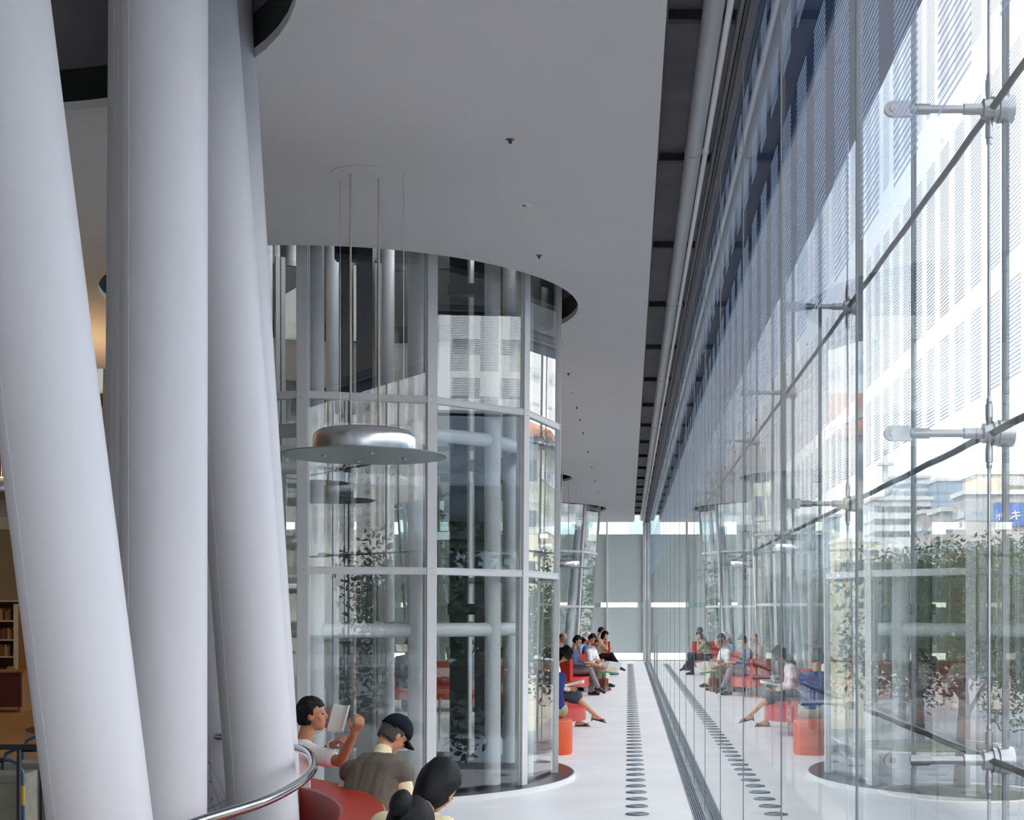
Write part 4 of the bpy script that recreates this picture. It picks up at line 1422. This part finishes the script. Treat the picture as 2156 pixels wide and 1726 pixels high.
# book carts with blue tube frames
def cart(label, loc, rz, hi):
    t = thing('book_cart', label, 'cart', loc, rz, 'book carts')
    w, d = 0.26, 0.20
    for y in (-d, d):
        z = hi if y < 0 else hi + 0.06
        pts = [(-w, y, 0.08), (-w, y, z - 0.09), (-w + 0.03, y, z - 0.03), (-w + 0.09, y, z), (w - 0.09, y, z), (w - 0.03, y, z - 0.03), (w, y, z - 0.09), (w, y, 0.08)]
        fr = MB().path(pts, 0.013, 10).build('tube_frame', M['bluetube'], t)
        MB().cyl((-w + 0.11, y, z), (w - 0.13, y, z), 0.019, None, 12).build('grip', M['rubber'], fr)
    MB().box((0, 0, hi - 0.36), (2 * w - 0.05, 2 * d - 0.04, 0.50)).build('canvas_bag', M['canvas'], t)
    MB().box((0, -d - 0.002, hi - 0.13), (2 * w - 0.03, 0.02, 0.05)).build('hem', M['canvas'], t)
    MB().cyl((w, -d, hi - 0.32), (w, -d, hi - 0.18), 0.0145, None, 10).build('sticker', M['yellow'], t)
    for x in (-w, w):
        for y in (-d, d):
            MB().cyl((x - 0.012, y, 0.045), (x + 0.012, y, 0.045), 0.045, None, 16).build('wheel', M['rubber'], t)
    return t


cart('folding book cart with a canvas bag and blue frame, in front', (-4.55, 10.25, 0), rad(4), 0.76)
cart('folding book cart with a canvas bag and blue frame, behind the other', (-4.42, 10.85, 0), rad(2), 0.78)

# ------------------------------------------------------------------ outside
GZ = -4.0
asph = pbr('street asphalt', (0.16, 0.18, 0.21, 1), 0.8, 0, 0.1, 0.3)
g = struct(MB().span((-160, -160, GZ - 0.3), (260, 420, GZ)).build('ground', asph))
pav = pbr('pale paving', (0.42, 0.41, 0.40, 1), 0.8, 0, 0.06, 1.0)
struct(MB().span((1.9, -60, GZ), (6.2, 200, GZ + 0.12)).build('pavement', pav))
for i, (cx, cy_, r) in enumerate(((10.4, 44.5, 2.6), (12.6, 60.0, 3.4), (17.5, 52.0, 3.0))):
    k = thing('planter', ['round kerbed planter under the nearest street tree', 'round kerbed planter in the middle of the street', 'round kerbed planter on the right of the street'][i], 'planter', (cx, cy_, GZ), 0, 'street planters')
    MB().lathe([(r, 0), (r, 0.22), (r - 0.25, 0.22), (r - 0.25, 0.1), (0, 0.1)], n=56, cap=False).build('kerb', pav, k)
    MB().lathe([(r - 0.26, 0.1), (r * 0.5, 0.3), (0, 0.34)], n=40, cap=False).build('grass', pbr_once('grass', (0.045, 0.060, 0.035, 1), 0.9), k)
for i in range(9):
    tag(MB().box((8.3 + 0.6 * (i % 3), 30 + 7 * i, GZ + 0.006), (0.14, 3.2, 0.01)).build('lane_mark', M['white']), 'white lane mark on the street outside, %s along the road' % ordinal(i + 1), 'road marking', 'lane marks')

# street trees
leafm = []
for i, c in enumerate(((0.034, 0.060, 0.026, 1), (0.055, 0.075, 0.028, 1), (0.030, 0.056, 0.034, 1))):
    t = NT('leaves %d' % i)
    d1 = t.n('BsdfDiffuse'); d1.inputs['Color'].default_value = c
    leafm.append(t.done(d1.outputs['BSDF']))
bark = pbr('bark', (0.06, 0.05, 0.04, 1), 0.9, 0, 0.2, 8.0)


def crown_mesh(seed, mat, n=9500):
    r = random.Random(seed)
    lumps = [(Vector((r.uniform(-0.6, 0.6), r.uniform(-0.6, 0.6), r.uniform(-0.55, 0.75))), r.uniform(0.32, 0.55)) for _ in range(16)]
    mb = MB()
    for _ in range(n):
        c, rr = r.choice(lumps)
        v = Vector((r.gauss(0, 1), r.gauss(0, 1), r.gauss(0, 1))).normalized() * rr * r.uniform(0.65, 1.05)
        p = c + v
        a = Vector((r.gauss(0, 1), r.gauss(0, 1), r.gauss(0, 0.6))).normalized()
        b = a.cross(Vector((r.gauss(0, 1), r.gauss(0, 1), r.gauss(0, 1)))).normalized()
        s = r.uniform(0.022, 0.042)
        mb.add([p - a * s, p + b * s * 0.45, p + a * s, p - b * s * 0.45], [[0, 1, 2, 3]])
    return mb.mesh('foliage', mat, 180)


crowns = [crown_mesh(s, leafm[s % 3]) for s in range(3)]


def tree(label, x, y, crown_r, z_mid, kind, zr=1.0, trunk=0.2):
    t = thing('street_tree', label, 'tree', (x, y, GZ), rnd.uniform(0, 6), 'street trees')
    H = z_mid - GZ
    mb = MB()
    mb.cyl((0, 0, 0), (0.1, 0, H * 0.55), trunk * 1.15, trunk * 0.8, 14)
    mb.cyl((0.1, 0, H * 0.55), (0.05, 0.1, H), trunk * 0.8, trunk * 0.3, 12)
    tr_ = mb.build('trunk', bark, t)
    for a in range(5):
        an = a * 1.257
        MB().cyl((0.1, 0, H * (0.5 + 0.06 * a)), (crown_r * 0.6 * math.cos(an), crown_r * 0.6 * math.sin(an), H + crown_r * 0.2), trunk * 0.35, trunk * 0.1, 8).build('branch', bark, t)
    f = link('foliage', crowns[kind], t, (0, 0, H))
    f.scale = (crown_r, crown_r, crown_r * zr)
    return t


tree('nearest dense street tree with a thick dark trunk', 10.4, 44.5, 3.1, 0.9, 0, 1.0, 0.24)
tree('broad street tree right of the nearest one', 14.8, 50.8, 3.2, 0.6, 1, 1.1)
tree('leafy street tree beyond the round planter', 12.4, 60.5, 4.2, 0.8, 2, 1.0)
tree('street tree at the right edge before the blue sign', 20.6, 68.5, 4.6, 1.6, 1, 1.0)
tree('street tree in the middle distance', 14.6, 76.0, 4.6, 0.4, 0, 0.9)
tree('small street tree far down the pavement', 9.2, 71.0, 2.6, -0.4, 2, 1.1)
tree('distant street tree half lost in the glass reflections', 11.0, 95.0, 4.4, 0.2, 1, 0.9)
tree('leafy tree before the cream house with the orange roof', 20.5, 53.0, 4.2, 0.4, 2, 1.0)
for i, (x, y) in enumerate(((15, 32), (16, 22), (15.5, 12), (15, 2), (16, -9), (15, -22))):
    tree('roadside tree beside the hall, %s from the far end' % ordinal(i + 1), x, y, 3.6, 0.7, i % 3, 1.1)

# buildings across the street
bgrey = pbr('grey tile facade', (0.40, 0.37, 0.36, 1), 0.8, 0, 0.06, 0.4)
blight = pbr('pale concrete facade', (0.62, 0.62, 0.62, 1), 0.8, 0, 0.05, 0.4)
bblue = pbr('blue grey curtain wall', (0.28, 0.36, 0.44, 1), 0.35, 0, 0.08, 0.3)
bcream = pbr('cream stucco', (0.66, 0.60, 0.44, 1), 0.85, 0, 0.05, 0.4)
broof = pbr('orange tile roof', (0.50, 0.16, 0.08, 1), 0.8, 0, 0.1, 2.0)
bwin = pbr('window glass far', (0.30, 0.38, 0.44, 1), 0.15, 0, 0.15, 0.6)
bdark = pbr('dark window', (0.05, 0.07, 0.08, 1), 0.15, 0, 0.2, 0.6)
signblue = pbr('blue sign', rgb(44, 92, 170), 0.5, 0, 0.02)


def zone(x, y0, y1, d):
    return P(x, y0, d).z, P(x, y1, d).z


def building(label, x0, x1, ytop, d, depth, mat, bands, rz=0.0, wmat=None, nwin=8):
    """block whose street face spans photo columns x0..x1 at depth d; each window of each band is built"""
    a, b = P(x0, ytop, d), P(x1, ytop, d)
    w, zt = b.x - a.x, a.z
    t = thing('building', label, 'building', (a.x, d, GZ), rz)
    MB().span((0, 0, 0), (w, depth, zt - GZ)).build('wall', mat, t)
    MB().span((-0.15, -0.15, zt - GZ - 0.02), (w + 0.15, depth, zt - GZ + 0.25)).build('parapet', blight, t)
    ww = w / nwin
    for yb0, yb1 in bands:
        z1, z0 = P(x0, yb0, d).z - GZ, P(x0, yb1, d).z - GZ
        me = MB().span((0.05 * ww, -0.04, z0), (0.95 * ww, 0.06, z1)).mesh('window', wmat or bwin)
        for i in range(nwin):
            link('window', me, t, (ww * i, 0, 0))
        ms = MB().span((-0.05, 0, z0 + 0.2), (0.05, ww * 0.9, z1 - 0.1)).mesh('window', wmat or bwin)
        for i in range(max(2, int(depth / ww))):
            if ww * (i + 1) < depth:
                link('window', ms, t, (0, ww * i + 0.3, 0))
    return t


building('grey banded office block with a cut corner behind the street trees', 1985, 2034, 1076, 88, 4, bgrey, ((1100, 1118), (1146, 1162), (1190, 1206)), 0, None, 5)
building('grey wing stepping back from the banded office block', 1944, 1985, 1080, 96, 4, bgrey, ((1106, 1124), (1150, 1166)), 0, None, 4)
bs = building('taupe office block that carries the blue sign', 2034, 2290, 1040, 84, 3.4, bgrey, ((1072, 1096), (1140, 1160)), 0, None, 16)
ub = building('rooftop block with a white lettered board', 2058, 2290, 998, 90, 4, bcream, ((1000, 1001),), 0, None, 3)
building('distant pale tower left of the grey office block', 1880, 1958, 1006, 150, 5, blight, ((1018, 1026), (1034, 1042), (1050, 1058)), 0, bblue, 7)
building('distant blue-grey tower with a white top', 1974, 2040, 1012, 145, 4.5, bblue, ((1030, 1038), (1048, 1056)), 0, bblue, 6)
building('distant low pale block with dark openings', 1840, 1960, 1052, 118, 5, blight, ((1066, 1078), (1092, 1104), (1118, 1130)), 0, bdark, 8)
building('greenish glazed block beyond the glass wall joints', 1690, 1768, 1088, 125, 5, bblue, ((1096, 1110), (1118, 1132), (1140, 1156)), 0, bwin, 6)
building('pale low house among the trees', 1768, 1850, 1140, 105, 5, bcream, ((1158, 1170), (1184, 1196)), 0, bdark, 5)
building('far pale block at the end of the street', 1560, 1690, 1120, 190, 5, blight, ((1132, 1140), (1148, 1156), (1164, 1172)), 0, bwin, 9)
ye = building('cream house with an orange tiled roof across the road to the right', 2620, 3320, 900, 60, 12, bcream, ((940, 990), (1060, 1110), (1180, 1230)), rad(-25), bdark, 7)
zt = P(2620, 900, 60).z - GZ
MB().prism([(-0.6, -0.8), (14.6, -0.8), (14.6, 12.4), (-0.6, 12.4)], zt + 0.2, zt + 0.5).build('eaves', broof, ye)
mb = MB(); mb.add([(-0.6, -0.8, zt + .5), (14.6, -0.8, zt + .5), (14.6, 12.4, zt + .5), (-0.6, 12.4, zt + .5), (4.5, 6, zt + 3.2), (9.5, 6, zt + 3.2)], [[0, 1, 5, 4], [1, 2, 5], [2, 3, 4, 5], [3, 0, 4], [0, 3, 2, 1]])
mb.build('tiled_roof', broof, ye)
bo = thing('building', 'long dark glazed office block across the road beside the hall', 'building', (34, -70, GZ))
MB().span((0, 0, 0), (20, 108, 12.4)).build('wall', bblue, bo)
wme = MB().span((-0.06, 0.2, 0), (0.05, 3.2, 2.2)).mesh('window', bdark)
for k in range(32):
    for z in (1.2, 4.4, 7.6):
        link('window', wme, bo, (0, 0.5 + 3.35 * k, z))

def letters(body, parent, loc, size, mat):
    cu = bpy.data.curves.new('lettering', 'FONT')
    cu.body = body
    cu.size = size
    cu.extrude = 0.03
    cu.align_x = 'LEFT'
    cu.materials.append(mat)
    o = bpy.data.objects.new('lettering', cu)
    col.objects.link(o)
    o.parent = parent
    o.location = loc
    me = bpy.data.meshes.new_from_object(o.evaluated_get(bpy.context.evaluated_depsgraph_get()))
    bpy.data.objects.remove(o)
    o = link('lettering', me, parent, loc)
    o.rotation_euler = (rad(90), 0, 0)
    return o


sg = thing('sign', 'blue sign with big white characters on the taupe office block', 'sign', P(2093, 1106, 83.8))
b0, b1 = P(2093, 1106, 83.8), P(2230, 1058, 83.8)
MB().span((0, 0, 0), (b1.x - b0.x, 0.15, b1.z - b0.z)).build('board', signblue, sg)
letters('\u30ad\u30e7', sg, P(2127, 1093, 83.7) - b0, 0.62 * 1.08, M['white'])
letters('\u30dd\u30fc', sg, P(2096, 1094, 83.7) - b0, 0.46, M['white'])
letters('\u3057', sg, P(2117, 1092, 83.7) - b0, 0.5, M['white'])
s2 = thing('sign', 'white lettered board on the rooftop block above the blue sign', 'sign', P(2114, 1024, 89.6))
b0, b1 = P(2114, 1024, 89.6), P(2230, 1002, 89.6)
MB().span((0, 0, 0), (b1.x - b0.x, 0.1, b1.z - b0.z)).build('board', bgrey, s2)
letters('RGOSLEY', s2, P(2117, 1020, 89.4) - b0, 0.36, M['white'])
ms = thing('mast', 'slender lattice mast on a far roof behind the glass', 'mast', P(1864, 1010, 150))
for z, r in ((0, 0.35), (1.6, 0.25)):
    MB().cyl((0, 0, z), (0, 0, z + 1.6), r, r * 0.8, 10).build('mast_section', blight, ms)
MB().cyl((0, 0, 1.5), (0, 0, 1.75), 0.9, None, 16).build('platform', blight, ms)

# building seen through the gaps of the far blinds
fb = thing('building', 'sunlit pale building beyond the far blinds', 'building', (-24, 62, GZ))
MB().span((0, 0, 0), (30, 4, 13)).build('wall', pbr_once('sunlit render', (0.82, 0.78, 0.70, 1), 0.9), fb)
for i in range(10):
    MB().span((1.2 + 2.9 * i, -0.05, 4.4), (2.5 + 2.9 * i, 0.05, 6.4)).build('window', bdark, fb)
    MB().span((0.8 + 2.9 * i, -0.05, 9.0), (2.1 + 2.9 * i, 0.05, 10.2)).build('window', bwin, fb)
